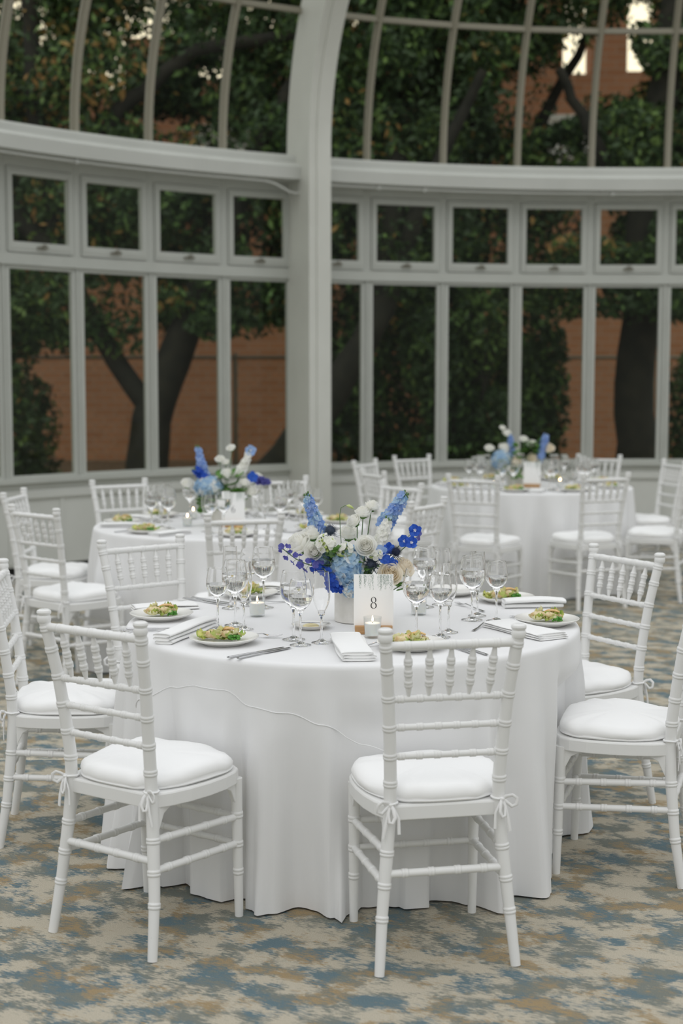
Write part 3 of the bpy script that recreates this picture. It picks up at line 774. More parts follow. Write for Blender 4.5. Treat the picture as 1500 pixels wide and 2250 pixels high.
PL = [(-.613, 4.793, 'at the left end of the nearest table', .2, 0), (-.363, 4.344, 'in the front left of the nearest table, beside crossed knives', -.1, 1),
 (.214, 4.262, 'seen through the front right chair back', .1, 2), (.684, 4.686, 'at the right end of the nearest table', -.15, 0),
 (.600, 5.168, 'behind the rolled napkin on the right of the nearest table', .3, 1), (-.345, 5.280, 'behind the left candle, at the back of the nearest table', .9, 2), (.420, 5.345, 'at the back of the nearest table, behind the right glasses', 2.1, 0)]
for i, (x, y, wh, a, sv) in enumerate(PL):
    PLATE.put((x, y, TZ), 0, 'white china salad plate ' + wh, 'salad plates on the nearest table')
    if i < 6: SALS[sv].put((x, y, TZ+.008), a, 'salad on the plate ' + wh, 'salads on the nearest table')

def make_napkin(L, W, layers=4, th=.0042, seed=1, puff=0.0, fan=.004):
    random.seed(seed); mb = MB(); n = 18
    for l_ in range(layers):
        w_ = W*(1 - .02*l_); off = rnd(-fan, fan); zc = th*(l_+.5); S = 22; vs = []
        x0 = -L/2 + rnd(-fan, fan)*1.2; x1 = L/2 + rnd(-fan, fan)*1.5
        for i in range(S+1):
            u = i/S; x = x0 + (x1-x0)*u; endt = min(1, min(u, 1-u)*14+.35)
            zz_ = zc + puff*math.sin(PI*u)*(l_/max(1, layers-1)) + .0012*math.sin(u*9+seed)*(l_/layers)
            for k in range(n):
                a = 2*PI*k/n; c_, s_ = math.cos(a), math.sin(a)
                y = off + w_/2*math.copysign(abs(c_)**.62, c_) + .0028*math.sin(u*7+l_)
                vs.append((x, y, zz_ + th*.52*math.copysign(abs(s_)**.8, s_)*(1 + puff*20*(1-c_*c_)*.5)))
        mb.add(vs, [(i*n+k, i*n+(k+1) % n, (i+1)*n+(k+1) % n, (i+1)*n+k) for i in range(S) for k in range(n)] + [tuple(range(n)), tuple(range(S*n+n-1, S*n-1, -1))], True)
    o = mb.build('folded_napkin', 'napkin'); return o
GN = 'folded napkins on the nearest table'
def napkin(x0, y0, x1, y1, W, label, layers=4, th=.0042, puff=0, seed=1, z=TZ, tilt=0, g=GN):
    L = math.hypot(x1-x0, y1-y0); o = make_napkin(L, W, layers, th, seed, puff)
    o.location = ((x0+x1)/2, (y0+y1)/2, z); o.rotation_euler = (0, tilt, math.atan2(y1-y0, x1-x0)); tag(o, label, 'napkin', g); return o
napkin(-.735, 4.955, -.515, 5.03, .085, 'folded white napkin behind the leftmost salad plate', 2, .009, .004, 3)
napkin(-.548, 4.325, -.432, 4.655, .060, 'long folded white napkin slanting between the left two salad plates', 3, .0105, .004, 9)
napkin(.012, 4.400, .048, 4.065, .100, 'thick folded white napkin below the card numbered 8', 3, .0085, .002, 5)
napkin(.515, 4.655, .665, 4.405, .118, 'flat folded white napkin in front of the rightmost salad plate', 3, .0062, .001, 7)
napkin(.575, 5.028, .795, 5.050, .070, 'puffy rolled white napkin near the right edge of the table', 2, .015, .006, 2)
napkin(-.325, 5.40, -.190, 5.372, .085, 'folded white napkin at the back of the table, left of the flowers', 4, .008, .004, 4)

def make_knife():
    mb = MB(); vs = []
    st = [(-.118, .0040, .0020), (-.112, .0055, .0026), (-.06, .0048, .0030), (-.02, .0040, .0028), (-.012, .0030, .0022), (-.004, .0060, .0013), (.03, .0088, .0009), (.075, .0092, .0008), (.10, .0070, .0007), (.112, .0015, .0005)]
    for x, w_, h in st:
        for a in range(8):
            t_ = 2*PI*a/8; vs.append((x, w_*math.cos(t_), .003 + h*math.sin(t_)))
    mb.add(vs, [(i*8+k, i*8+(k+1) % 8, (i+1)*8+(k+1) % 8, (i+1)*8+k) for i in range(len(st)-1) for k in range(8)] + [tuple(range(8)), tuple(range(len(st)*8-1, len(st)*8-9, -1))], True)
    return tag(mb.build('table_knife', 'steel'), 'x', 'cutlery')
def make_fork():
    mb = MB(); vs = []
    st = [(-.100, .0050, .0014, .002), (-.092, .0062, .0016, .002), (-.04, .0035, .0018, .004), (.00, .0026, .0017, .009), (.025, .0030, .0014, .011), (.034, .0095, .0010, .0085), (.045, .0115, .0009, .006)]
    for x, w_, h, z in st:
        for a in range(8):
            t_ = 2*PI*a/8; vs.append((x, w_*math.cos(t_), z + h*math.sin(t_)))
    mb.add(vs, [(i*8+k, i*8+(k+1) % 8, (i+1)*8+(k+1) % 8, (i+1)*8+k) for i in range(len(st)-1) for k in range(8)] + [tuple(range(8)), tuple(range(len(st)*8-1, len(st)*8-9, -1))], True)
    for k in range(4):
        y = (-1.5+k)*.0062
        mb.tube([(.043, y, .006), (.055, y, .0045), (.075, y*.95, .005), (.090, y*.92, .009)], [.0017, .0016, .0014, .0006], 6, flat=.7)
    return tag(mb.build('fork', 'steel'), 'x', 'cutlery')
KN = Proto(make_knife()); FK = Proto(make_fork())
GC = 'cutlery on the nearest table'
def cut(P_, x0, y0, x1, y1, label, z=TZ+.0005, g=GC):
    """handle end at the first point, pointing to the second"""
    a = math.atan2(y1-y0, x1-x0); h = .112 if P_ is KN else .100
    P_.put((x0 + h*math.cos(a), y0 + h*math.sin(a), z), a, label, g)
cut(KN, -.329, 4.105, -.166, 4.269, 'steel knife in front of the front left plate, left one of the crossed two')
cut(KN, -.300, 4.092, -.150, 4.262, 'steel knife in front of the front left plate, nearer one of the crossed two')
cut(KN, .428, 4.145, .335, 4.335, 'steel knife seen between chair spindles, right one of two')
cut(KN, .392, 4.155, .300, 4.350, 'steel knife seen between chair spindles, left one of two')
cut(KN, -.700, 4.545, -.48, 4.560, 'steel knife in front of the leftmost plate, nearest the edge')
cut(KN, -.695, 4.575, -.47, 4.590, 'steel knife in front of the leftmost plate, closer to the plate')
cut(KN, -.585, 5.225, -.40, 5.065, 'steel knife at the back left of the table, the longer-showing of two')
cut(KN, -.555, 5.245, -.375, 5.085, 'steel knife at the back left of the table, behind its twin')
cut(KN, .775, 4.725, .60, 4.815, 'steel knife beside the rightmost plate at the table edge')
cut(FK, -.375, 4.462, -.215, 4.440, 'steel fork whose tines show right of the front left plate')
cut(FK, .035, 4.235, .130, 4.330, 'steel fork whose handle shows between the thick napkin and the front plate')
cut(FK, .425, 4.545, .505, 4.73, 'steel fork leaning toward the rightmost napkin, tines up')
cut(FK, .500, 4.93, .400, 5.13, 'steel fork lying behind the right hand goblet')
cut(FK, -.190, 5.150, -.37, 5.085, 'steel fork at the back of the table, left of the vase')

def make_candle():
    t = thing('votive_candle', 'x', 'candle')
    mb = MB(); mb.lathe([(.0001, 0), (.0245, 0), (.026, .003), (.0285, .064), (.0290, .066), (.0275, .066), (.0250, .008), (.0001, .007)], 36); weld(mb.build('glass_cup', 'cup', t), 2e-5)
    mb = MB(); mb.lathe([(.0001, .0085), (.0235, .0085), (.0258, .045), (.024, .047), (.006, .0455), (.0001, .0455)], 32); mb.build('wax', 'wax', t)
    mb = MB(); mb.tube([(0, 0, .045), (.0005, 0, .052)], .0008, 6); mb.build('wick', 'wick', t)
    mb = MB(); mb.lathe([(.0001, .051), (.0022, .053), (.0031, .056), (.0025, .061), (.0011, .066), (.0001, .070)], 12); mb.build('flame', 'flame', t)
    return t
CA = Proto(make_candle())
for x, y, l_ in [(-.290, 4.845, 'small lit candle in a glass cup among the left glasses'), (.098, 4.440, 'small lit candle in a glass cup in front of the card numbered 8'), (.268, 4.880, 'small candle in a glass cup, half hidden behind the goblet right of the card'),
  (-.851, 7.82, 'lit candle on the middle table, the nearer of the glowing two'), (-.858, 8.20, 'lit candle on the middle table, the farther of the glowing two'), (1.131, 10.46, 'lit candle on the farthest table, left of its card'), (1.632, 10.60, 'lit candle on the farthest table, right of its card')]:
    CA.put((x, y, TZ), 0, l_, 'glass cup candles')
# butter dish and spreader
bd = MB(); bd.lathe([(.0001, .003), (.035, .003), (.038, 0), (.043, 0), (.055, .010), (.064, .013), (.0645, .0145), (.054, .0125), (.042, .006), (.0001, .006)], 44)
t = thing('butter_dish', 'small round white dish with butter, left of the vase', 'dish', (-.100, 4.612, TZ)); weld(bd.build('dish', 'china', t), 2e-5)
mb = MB(); mb.lathe([(.0001, .0061), (.027, .0061), (.026, .0085), (.020, .0115), (.012, .0105), (.0001, .0125)], 24); mb.build('butter', 'butter', t)
mb = MB(); st = [(-.045, .0030, .0012), (.0, .0035, .0015), (.03, .006, .0010), (.058, .0062, .0009), (.070, .002, .0006)]
mb.tube([(x, 0, 0) for x, _, _ in st], [w_ for _, w_, _ in st], 10, flat=.25, up=(0, 0, 1))
o = tag(mb.build('butter_knife', 'steel'), 'small butter knife resting across the butter dish', 'cutlery'); o.location = (-.078, 4.600, TZ+.0185); o.rotation_euler = (0, -.10, .55+PI)
# table cards
def digit(mb, ch, h, y):
    """upright old-style numeral in the x z plane centred at 0, thick and thin strokes"""
    def ring(cx, cz, rx, rz_, ix, iz, tilt=0):
        n = 40; O = []; I = []
        for k in range(n):
            a = 2*PI*k/n; O.append((cx + rx*math.cos(a), cz + rz_*math.sin(a)))
            x, z = ix*math.cos(a), iz*math.sin(a); ct, s2 = math.cos(tilt), math.sin(tilt)
            I.append((cx + x*ct - z*s2, cz + x*s2 + z*ct))
        vs = [(a, y, b_) for a, b_ in O] + [(a, y, b_) for a, b_ in I] + [(a, y+.0004, b_) for a, b_ in O] + [(a, y+.0004, b_) for a, b_ in I]
        mb.add(vs, [f_ for k in range(n) for f_ in ((k, (k+1) % n, n+(k+1) % n, n+k), (k, 2*n+k, 2*n+(k+1) % n, (k+1) % n))], False)
    if ch == '8':
        ring(0, h*.245, h*.225, h*.255, h*.140, h*.225, .12); ring(0, -h*.235, h*.265, h*.265, h*.165, h*.232, .12)
    else:
        ring(0, -h*.19, h*.26, h*.31, h*.165, h*.275, 0)
        P_ = [(-.25, -.17), (-.25, .05), (-.19, .24), (-.06, .40), (.16, .49), (.17, .47), (-.02, .36), (-.12, .2), (-.155, .05), (-.16, -.17)]
        vs = [(a*h, y, b_*h) for a, b_ in P_]; mb.add(vs, [(0, 1, 8, 9), (1, 2, 7, 8), (2, 3, 6, 7), (3, 4, 5, 6)], False)
def table_card(x, y, rz, num, label):
    t = thing('table_card', label, 'sign', (x, y, TZ), rz)
    mb = MB(); mb.box(-.060, .060, -.016, -.002, 0, .0265); mb.box(-.060, .060, .002, .016, 0, .0265); mb.box(-.060, .060, -.002, .002, 0, .012); bevel(weld(mb.build('wooden_block', 'wood', t)), .001)
    mt = Matrix.Translation((0, 0, .0125)) @ Matrix.Rotation(-.05, 4, 'X')
    mb = MB(); mb.box(-.0635, .0635, -.0007, .0007, 0, .178, mt); cd = mb.build('card', 'card', t)
    mb = MB(); random.seed(5); vs = []
    for s_ in range(30):   # printed hanging greenery
        x0 = rnd(-.061, .061); ln = rnd(.012, .052); z = .176
        while z > .176-ln:
            a = rnd(0, PI); r_ = rnd(.0007, .0014); xx = max(-.061, min(.061, x0 + rnd(-.0025, .0025)))
            q = [mt @ Vector((xx + r_*math.cos(a+d)*k_, -.0010, z + r_*math.sin(a+d)*k_)) for d, k_ in ((0, 1.6), (PI/2, .6), (PI, 1.6), (3*PI/2, .6))]
            mb.add(q, [(0, 1, 2, 3)], False); z -= rnd(.0009, .0022)
    mb.build('printed_greenery', 'print_green', cd)
    if num:
        mb = MB(); digit(mb, num, .038, 0); mb.v = [tuple(mt @ Vector((a, b_-.0012, c_ + .086))) for a, b_, c_ in mb.v]; mb.build('printed_numeral', 'ink', cd)
    return t
table_card(.103, 4.512, 0, '8', 'white card printed with the numeral 8 in an oak block')
table_card(-.593, 7.76, 0, '6', 'white card printed with the numeral 6 on the middle table')
table_card(1.42, 10.58, -.25, None, 'white upright card on the farthest table')

# ------------------------------------------------------------------ flowers
def frame_to(d):
    d = Vector(d).normalized(); return d.to_track_quat('Z', 'Y').to_matrix().to_4x4()
def floret(mb, c, d, r, n=5, cup=.35, wide=.62, roll=None):
    mt = Matrix.Translation(c) @ frame_to(d) @ Matrix.Rotation(roll if roll is not None else rnd(0, 6), 4, 'Z')
    for k in range(n):
        a = 2*PI*k/n; ca, sa = math.cos(a), math.sin(a); vs = [(0, 0, 0)]
        for (u, v_) in ((.32, -.5), (.68, -.98), (.98, -.66), (1.1, 0), (.98, .66), (.68, .98), (.32, .5)):
            x, y = u*r*rnd(.88, 1.1), v_*r*wide*.62*rnd(.8, 1.15); z = cup*r*(u*u) - .12*r*abs(v_) + rnd(-.09, .09)*r
            vs.append((x*ca - y*sa, x*sa + y*ca, z))
        mb.add([mt @ Vector(q) for q in vs], [(0, 1, 2, 3), (0, 3, 4), (0, 4, 5), (0, 5, 6, 7)], True)
def stemline(t, p0, p1, bend=(0, 0, 0), r=.0016, name='stem'):
    p0, p1, bd_ = Vector(p0), Vector(p1), Vector(bend); mb = MB()
    pts = [p0.lerp(p1, k/8) + bd_*math.sin(PI*k/8) for k in range(9)]
    mb.tube(pts, r, 6); return mb.build(name, 'stem', t)
def flower(name, label, cat, base, grp):
    return thing(name, label, cat, base, 0, grp)
def rose(c, r, label, base, grp, m='white_petal', name='white_rose', up=(0, -.35, 1), openn=1.0, seed=1, cat='flower', stembend=(0, 0, 0)):
    random.seed(seed); t = flower(name, label, cat, base, grp); b0 = Vector(base); cc = Vector(c) - b0
    mb = MB(); mt = Matrix.Translation(cc) @ frame_to(up)
    layers = [(.10, 2, 1.0, -.05), (.20, 3, 1.0, -.15), (.31, 4, .98, -.25), (.42, 4, .94, -.30), (.54, 5, .88, -.25), (.67, 5, .78, -.1), (.82, 6, .62, .25), (.98, 6, .42, .55)]
    for li, (rad, n, hh, fl) in enumerate(layers):
        off = li*.9
        for k in range(n):
            a0 = off + 2*PI*k/n; span = 2*PI/n*1.45; vs = []; U, V_ = 5, 7
            for i in range(U+1):
                u = i/U
                for j in range(V_):
                    v_ = j/(V_-1)*2-1; a = a0 + v_*span/2
                    edge = 1-.35*(abs(v_)**3)*u
                    rr_ = r*rad*(math.sin(min(1, u*1.15)*PI/2)**.7) + r*fl*.35*u**4*(openn if fl > 0 else 1)*(1 if fl > 0 else rad*1.6) - .05*r*abs(v_)
                    z = r*(-.75 + (hh+.68)*u*edge) - r*abs(fl)*.22*u**5 + r*.03*math.sin(v_*6+li+k)*u
                    vs.append(mt @ Vector((rr_*math.cos(a), rr_*math.sin(a), z)))
            mb.add(vs, [(i*V_+j, i*V_+j+1, (i+1)*V_+j+1, (i+1)*V_+j) for i in range(U) for j in range(V_-1)], True)
    blob(mb, mt @ Vector((0, 0, r*.02)), r*.34, (1, 1, 1), 10, 7, .12)
    mb.build('petals', m, t)
    mb = MB(); upn = Vector(up).normalized(); mb.lathe([(.0001, -.95*r), (.30*r, -.88*r), (.42*r, -.72*r), (.2*r, -.6*r)], 10, (0, 0, 0), mt)
    for k in range(5):
        a = 2*PI*k/5; mb.add([mt @ Vector(q) for q in ((.1*r*math.cos(a), .1*r*math.sin(a), -.9*r), (.5*r*math.cos(a-.3), .5*r*math.sin(a-.3), -.75*r), (.85*r*math.cos(a), .85*r*math.sin(a), -.5*r), (.5*r*math.cos(a+.3), .5*r*math.sin(a+.3), -.75*r))], [(0, 1, 2, 3)], False)
    mb.build('calyx', 'leaf', t)
    stemline(t, (0, 0, 0), cc - upn*r*.85, stembend)
    return t
def spike(p0, p1, r0, r1, n, m, label, base, grp, name='delphinium', fr=.011, eye=True, seed=1, bend=(0, 0, 0), budtop=True, two=None):
    random.seed(seed); t = flower(name, label, 'flower', base, grp); b0 = Vector(base); a, b_ = Vector(p0)-b0, Vector(p1)-b0; bd_ = Vector(bend)
    ax = (b_-a).normalized(); u = ax.orthogonal().normalized(); v_ = ax.cross(u)
    P_ = lambda q: a.lerp(b_, q) + bd_*math.sin(PI*q)
    mb = MB(); me_ = MB(); ms = MB(); m2 = MB()
    for k in range(n):
        q = (k+.5)/n; th = k*2.4 + rnd(-.3, .3); rad = r0 + (r1-r0)*q; d = u*math.cos(th) + v_*math.sin(th)
        c = P_(q) + d*rad*rnd(.6, 1.0); fd = (d + ax*.25 + Vector((0, -.2, 0))).normalized(); s_ = fr*(1.1 - .4*q)*rnd(.85, 1.15)
        if budtop and q > .88: blob(ms, c, fr*.22, (1, 1, 1.4), 7, 5, .1)
        else:
            floret(m2 if (two and k % 3 == 0) else mb, c, fd, s_, 5, .30, .95)
            if eye and k % 2: blob(me_, c + fd*s_*.12, s_*.16, (1, 1, 1), 6, 4, .2)
        ms.tube([P_(max(0, q-.03)), c], .0006, 4)
    mb.build('florets', m, t)
    if two: m2.build('pale_florets', two, t)
    if eye: me_.build('floret_eyes', 'eye_white', t)
    ms.tube([Vector((0, 0, 0)).lerp(a, k/6) for k in range(6)] + [P_(k/8) for k in range(9)], .0017, 6)
    ms.build('stem', 'stem', t); return t
def hydrangea(c, r, label, base, grp, sq=(1, .9, 1), seed=2, m='pale_blue', n=150, m2='white_petal', name='hydrangea', fr=.013):
    random.seed(seed); t = flower(name, label, 'flower', base, grp); cc = Vector(c)-Vector(base); mb = MB(); mw = MB(); core = MB()
    for k in range(n):
        z = 1 - 2*(k+.5)/n; a = k*2.39996; q = math.sqrt(max(0, 1-z*z)); d = Vector((q*math.cos(a), q*math.sin(a), z))
        p_ = cc + Vector((d.x*sq[0], d.y*sq[1], d.z*sq[2]))*r*rnd(.90, 1.06)
        dd = (d + Vector((rnd(-.3, .3), rnd(-.3, .3), rnd(-.3, .3)))).normalized()
        floret(mw if random.random() < .22 else mb, p_, dd, fr*rnd(.8, 1.15), 4, .18, 1.25)
    blob(core, cc, r*.84, sq, 14, 9, .03)
    mb.build('florets', m, t); mw.build('pale_florets', m2, t); core.build('inner_florets', m, t)
    stemline(t, (0, 0, 0), cc - Vector((0, 0, r*.7)), (0, 0, 0), .003); return t
def thistle(c, r, label, base, grp, m='thistle', up=(0, -.3, 1), seed=1):
    random.seed(seed); t = flower('thistle', label, 'flower', base, grp); cc = Vector(c)-Vector(base); mb = MB(); core = MB(); br = MB()
    blob(core, cc, r*.55, (1, 1, 1), 12, 8, .05)
    for k in range(190):
        z = 1 - 1.75*(k+.5)/190; a = k*2.39996; q = math.sqrt(max(0, 1-z*z)); d = frame_to(up) @ Vector((q*math.cos(a), q*math.sin(a), z))
        d = Vector(d); s_ = d.orthogonal().normalized()*r*.03; s2 = d.cross(s_).normalized()*r*.03; e_ = cc + d*r*rnd(.85, 1.1); b_ = cc + d*r*.45
        mb.add([b_+s_, b_-s_*.5+s2, b_-s_*.5-s2, e_], [(0, 1, 3), (1, 2, 3), (2, 0, 3)], False)
    for k in range(12):
        a = 2*PI*k/12; d = Vector(frame_to(up) @ Vector((math.cos(a), math.sin(a), -.15))); sd = Vector(frame_to(up) @ Vector((-math.sin(a), math.cos(a), 0)))
        b_ = cc - Vector(up).normalized()*r*.45
        br.add([b_, b_+d*r*.6+sd*r*.09, b_+d*r*1.5, b_+d*r*.6-sd*r*.09], [(0, 1, 2, 3)], False)
    core.build('cone', m, t); mb.build('spines', m, t); br.build('bracts', m, t)
    stemline(t, (0, 0, 0), cc - Vector(up).normalized()*r*.5, (0, 0, 0), .002); return t
def bloom(c, r, label, base, grp, m, up=(0, -1, .2), name='delphinium', n=5, eye=True, dark=None):
    t = flower(name, label, 'flower', base, grp); cc = Vector(c)-Vector(base); mb = MB(); d = Vector(up).normalized()
    floret(mb, cc, d, r, n, .22, .92, 0.3); mb.build('petals', m, t)
    if eye:
        mb = MB(); floret(mb, cc + d*r*.10, d, r*.26, 5, .5, .5); mb.build('eye', 'eye_white', t)
    stemline(t, (0, 0, 0), cc - d*r*.05, (0, .0, .03), .0011); return t
def phlox(c, r, label, base, grp, seed=1, n=16, m='white_petal', name='phlox'):
    random.seed(seed); t = flower(name, label, 'flower', base, grp); cc = Vector(c)-Vector(base); mb = MB(); g = MB()
    for k in range(n):
        d = Vector((rnd(-1, 1), rnd(-1, .25), rnd(-.35, 1))).normalized(); p_ = cc + d*r*rnd(.8, 1.05)
        if k % 3 == 2: blob(g, p_*1.0, r*.12, (1, 1, 1.2), 7, 5, .1)
        else: floret(mb, p_, d, r*.40, 5, .12, 1.2)
        g.tube([cc - Vector((0, 0, r*.5)), p_], .0008, 4)
    for k in range(14):
        leafy(g, cc + Vector((rnd(-.5, .5)*r, rnd(-.6, .3)*r, rnd(-.7, -.1)*r)), r*.8, rnd(0, 6.3), rnd(-1.1, -.2), .3)
    mb.build('florets', m, t); g.build('buds_and_leaves', 'lime_bud', t); stemline(t, (0, 0, 0), cc - Vector((0, 0, r*.4))); return t
def vase(x, y, r, h, label):
    mb = MB(); mb.lathe([(.0001, 0), (r*.96, 0), (r, .003), (r, h-.002), (r-.002, h), (r-.006, h-.002), (r-.006, .01), (.0001, .008)], 48)
    o = weld(mb.build('vase', 'ceramic'), 2e-5); o.location = (x, y, TZ); return tag(o, label, 'vase')
def leaf_sprig(c, label, base, grp, n=5, size=.03, seed=1, m='leaf', spread=.03, name='leafy_sprig'):
    random.seed(seed); t = flower(name, label, 'leaves', base, grp); cc = Vector(c)-Vector(base); mb = MB()
    for k in range(n): leafy(mb, cc + Vector((rnd(-1, 1), rnd(-.5, .5), rnd(-1, 1)))*spread, size*rnd(.8, 1.2), rnd(0, 6.3), rnd(-.8, .6), .25, fr=.03)
    mb.build('leaves', m, t); stemline(t, (0, 0, 0), cc); return t
VX, VY = .052, 4.755
vase(VX, VY, .076, .108, 'off-white round ceramic vase holding blue and white flowers on the nearest table')
B0 = (VX, VY, TZ+.03); F8 = 'flowers in the vase on the nearest table'
spike((-.076, 4.745, 1.052), (-.119, 4.745, 1.186), .023, .010, 40, 'soft_blue', 'light blue delphinium spike standing up on the left of the bouquet', B0, F8, fr=.0165, seed=2, two='pale_blue')
spike((.140, 4.755, 1.070), (.220, 4.745, 1.188), .026, .012, 44, 'soft_blue', 'light blue delphinium spike standing up on the right of the bouquet', B0, F8, fr=.0165, seed=5, two='pale_blue')
thistle((-.038, 4.715, 1.062), .028, 'steel blue thistle in the upper left of the bouquet', B0, F8, seed=1)
thistle((.098, 4.675, .955), .028, 'steel blue round thistle just above the card numbered 8', B0, F8, seed=2, up=(0, -1, .3))
thistle((.180, 4.675, .995), .024, 'dark blue thistle beneath the royal blue blossoms', B0, F8, m='thistle_dark', seed=3, up=(.5, -.5, 1))
rose((.104, 4.76, 1.140), .023, 'white lisianthus bloom on a thin stem, the highest of three', B0, F8, up=(.25, -.2, 1), seed=11, name='lisianthus')
rose((.072, 4.74, 1.120), .025, 'white lisianthus bloom, the middle of three on thin stems', B0, F8, up=(0, -.3, 1), seed=12, name='lisianthus')
rose((.041, 4.72, 1.092), .024, 'white lisianthus bloom leaning left, the lowest of three', B0, F8, up=(-.6, -.5, .7), seed=13, name='lisianthus')
t = flower('lisianthus_bud', 'pale green closed bud nodding on a hooked dark stem', 'flower', B0, F8)
mb = MB(); b0 = Vector(B0); pts = [(.0, 4.74, 1.0), (-.004, 4.74, 1.06), (-.006, 4.74, 1.11), (-.002, 4.74, 1.135), (.012, 4.74, 1.143), (.024, 4.74, 1.142)]
mb.tube([Vector((0, 0, 0))] + [Vector(q)-b0 for q in pts], .0012, 6); mb.build('stem', 'stem', t)
mb = MB(); mb.tube([Vector(q)-b0 for q in ((.016, 4.74, 1.143), (.024, 4.74, 1.142), (.034, 4.74, 1.137), (.041, 4.74, 1.132))], [.0015, .0055, .0045, .0006], 10); mb.build('bud', 'lime_bud', t)
spike((.118, 4.71, .985), (.158, 4.72, 1.105), .028, .012, 44, 'white_petal', 'white stock spike leaning right in the middle of the bouquet', B0, F8, name='white_stock', fr=.016, eye=False, seed=8)
rose((.080, 4.655, 1.018), .033, 'full white ranunculus in the centre of the bouquet', B0, F8, up=(-.1, -1, .35), seed=14, name='ranunculus', openn=.8)
rose((-.142, 4.70, 1.018), .042, 'large open white rose on the left side of the bouquet', B0, F8, up=(-.6, -.5, .7), seed=15)
rose((-.097, 4.72, 1.052), .031, 'white rose leaning up beside the left delphinium spike', B0, F8, up=(-.1, -.4, 1), seed=16)
rose((-.092, 4.66, .998), .028, 'white rose half tucked behind the violet spray', B0, F8, up=(-.2, -1, .3), seed=17)
rose((.024, 4.79, 1.045), .032, 'white rose at the back behind the thistle', B0, F8, up=(0, -.4, 1), seed=18)
phlox((-.050, 4.650, 1.022), .034, 'white phlox cluster with lime green buds left of centre', B0, F8, seed=3, n=22)
phlox((.010, 4.66, 1.000), .030, 'small white filler blossoms above the hydrangea', B0, F8, seed=6, n=18)
phlox((.115, 4.665, .985), .024, 'small white filler blossoms right of the ranunculus', B0, F8, seed=9, n=14)
hydrangea((.018, 4.675, .948), .056, 'big pale blue hydrangea head in the middle of the bouquet', B0, F8, (.98, .8, 1.15), seed=2, n=190, fr=.0115)
hydrangea((.030, 4.668, .872), .026, 'small pale blue hydrangea cluster hanging over the vase rim', B0, F8, (1, .8, 1), seed=4, n=60, fr=.010)
hydrangea((-.066, 4.69, .965), .032, 'pale blue hydrangea cluster behind the violet spray', B0, F8, (1, .8, .8), seed=5, n=70, m2='soft_blue')
for q, l_ in [((.244, 4.715, 1.062), 'royal blue blossom at the top right of the bouquet'), ((.208, 4.70, 1.028), 'royal blue blossom, lower left of the right hand trio'), ((.232, 4.695, 1.024), 'royal blue blossom, lower middle of the right hand trio')]:
    bloom(q, .0205, l_, B0, F8, 'royal_blue', up=(.1, -1, .15))
bloom((.258, 4.73, 1.042), .018, 'violet blue blossom seen sideways at the right tip of the bouquet', B0, F8, 'violet_blue', up=(.9, -.4, -.2), eye=False)
for q, l_, mm_ in [((.140, 4.655, .975), 'royal blue blossom below the white stock', 'royal_blue'), ((.166, 4.655, .958), 'royal blue blossom beside the cream rose', 'royal_blue'), ((.158, 4.69, 1.004), 'royal blue blossom behind the dark thistle', 'royal_blue'), ((.130, 4.66, 1.00), 'soft blue blossom among the white stock', 'soft_blue')]:
    bloom(q, .019, l_, B0, F8, mm_, up=(.2, -.9, .3), eye=False)
random.seed(31)
spike((-.065, 4.65, .948), (-.205, 4.61, 1.026), .024, .022, 17, 'violet_blue', 'violet blue larkspur spray arching out to the left', B0, F8, name='larkspur', fr=.0125, eye=False, seed=4, bend=(0, 0, -.018), budtop=False)
spike((-.015, 4.66, .905), (-.100, 4.64, .958), .020, .014, 15, 'royal_blue', 'deep blue larkspur massed low above the left glasses', B0, F8, name='larkspur', fr=.0135, eye=False, seed=6, budtop=False)
spike((.03, 4.68, .868), (-.046, 4.665, .885), .012, .012, 20, 'royal_blue', 'deep blue larkspur resting on the vase rim under the hydrangea', B0, F8, name='larkspur', fr=.015, eye=False, seed=9, budtop=False)
rose((.160, 4.645, .925), .037, 'cream rose behind the right corner of the card numbered 8', B0, F8, m='cream_petal', name='cream_rose', up=(.1, -1, .5), seed=20)
rose((.208, 4.70, .940), .034, 'cream rose farthest right in the bouquet', B0, F8, m='cream_petal', name='cream_rose', up=(.7, -.4, .8), seed=21)
leaf_sprig((.196, 4.66, .885), 'drooping green leaves right of the card numbered 8', B0, F8, 6, .024, 3, spread=.020)
leaf_sprig((-.040, 4.665, .975), 'dark green leaves in the middle of the bouquet', B0, F8, 16, .034, 5, spread=.035)
leaf_sprig((.06, 4.70, .96), 'green leaves deep in the bouquet behind the thistle', B0, F8, 22, .04, 8, spread=.05)
# bouquet of the middle table
B6 = (-.66, 7.90, TZ+.03); F6 = 'flowers in the vase on the middle table'
vase(-.66, 7.90, .076, .108, 'off-white round vase on the middle table, left of its numbered 6 card')
spike((-.760, 7.88, 1.01), (-.800, 7.9, 1.195), .028, .012, 44, 'soft_blue', 'tall blue delphinium spike rising on the left of the middle bouquet', B6, F6, fr=.019, seed=31)
spike((-.730, 7.86, .985), (-.815, 7.86, 1.075), .026, .018, 36, 'royal_blue', 'deep blue delphinium mass at the left of the middle bouquet', B6, F6, fr=.019, eye=False, seed=32)
spike((-.565, 7.90, 1.03), (-.505, 7.92, 1.175), .026, .012, 38, 'white_petal', 'white stock spike on the right of the middle bouquet', B6, F6, name='white_stock', fr=.018, eye=False, seed=33)
bloom((-.505, 7.91, 1.165), .030, 'light blue blossom topping the right side of the middle bouquet', B6, F6, 'soft_blue')
hydrangea((-.735, 7.86, .965), .070, 'pale blue hydrangea head in the middle bouquet', B6, F6, (1.1, .9, .9), seed=34, n=120, fr=.015)
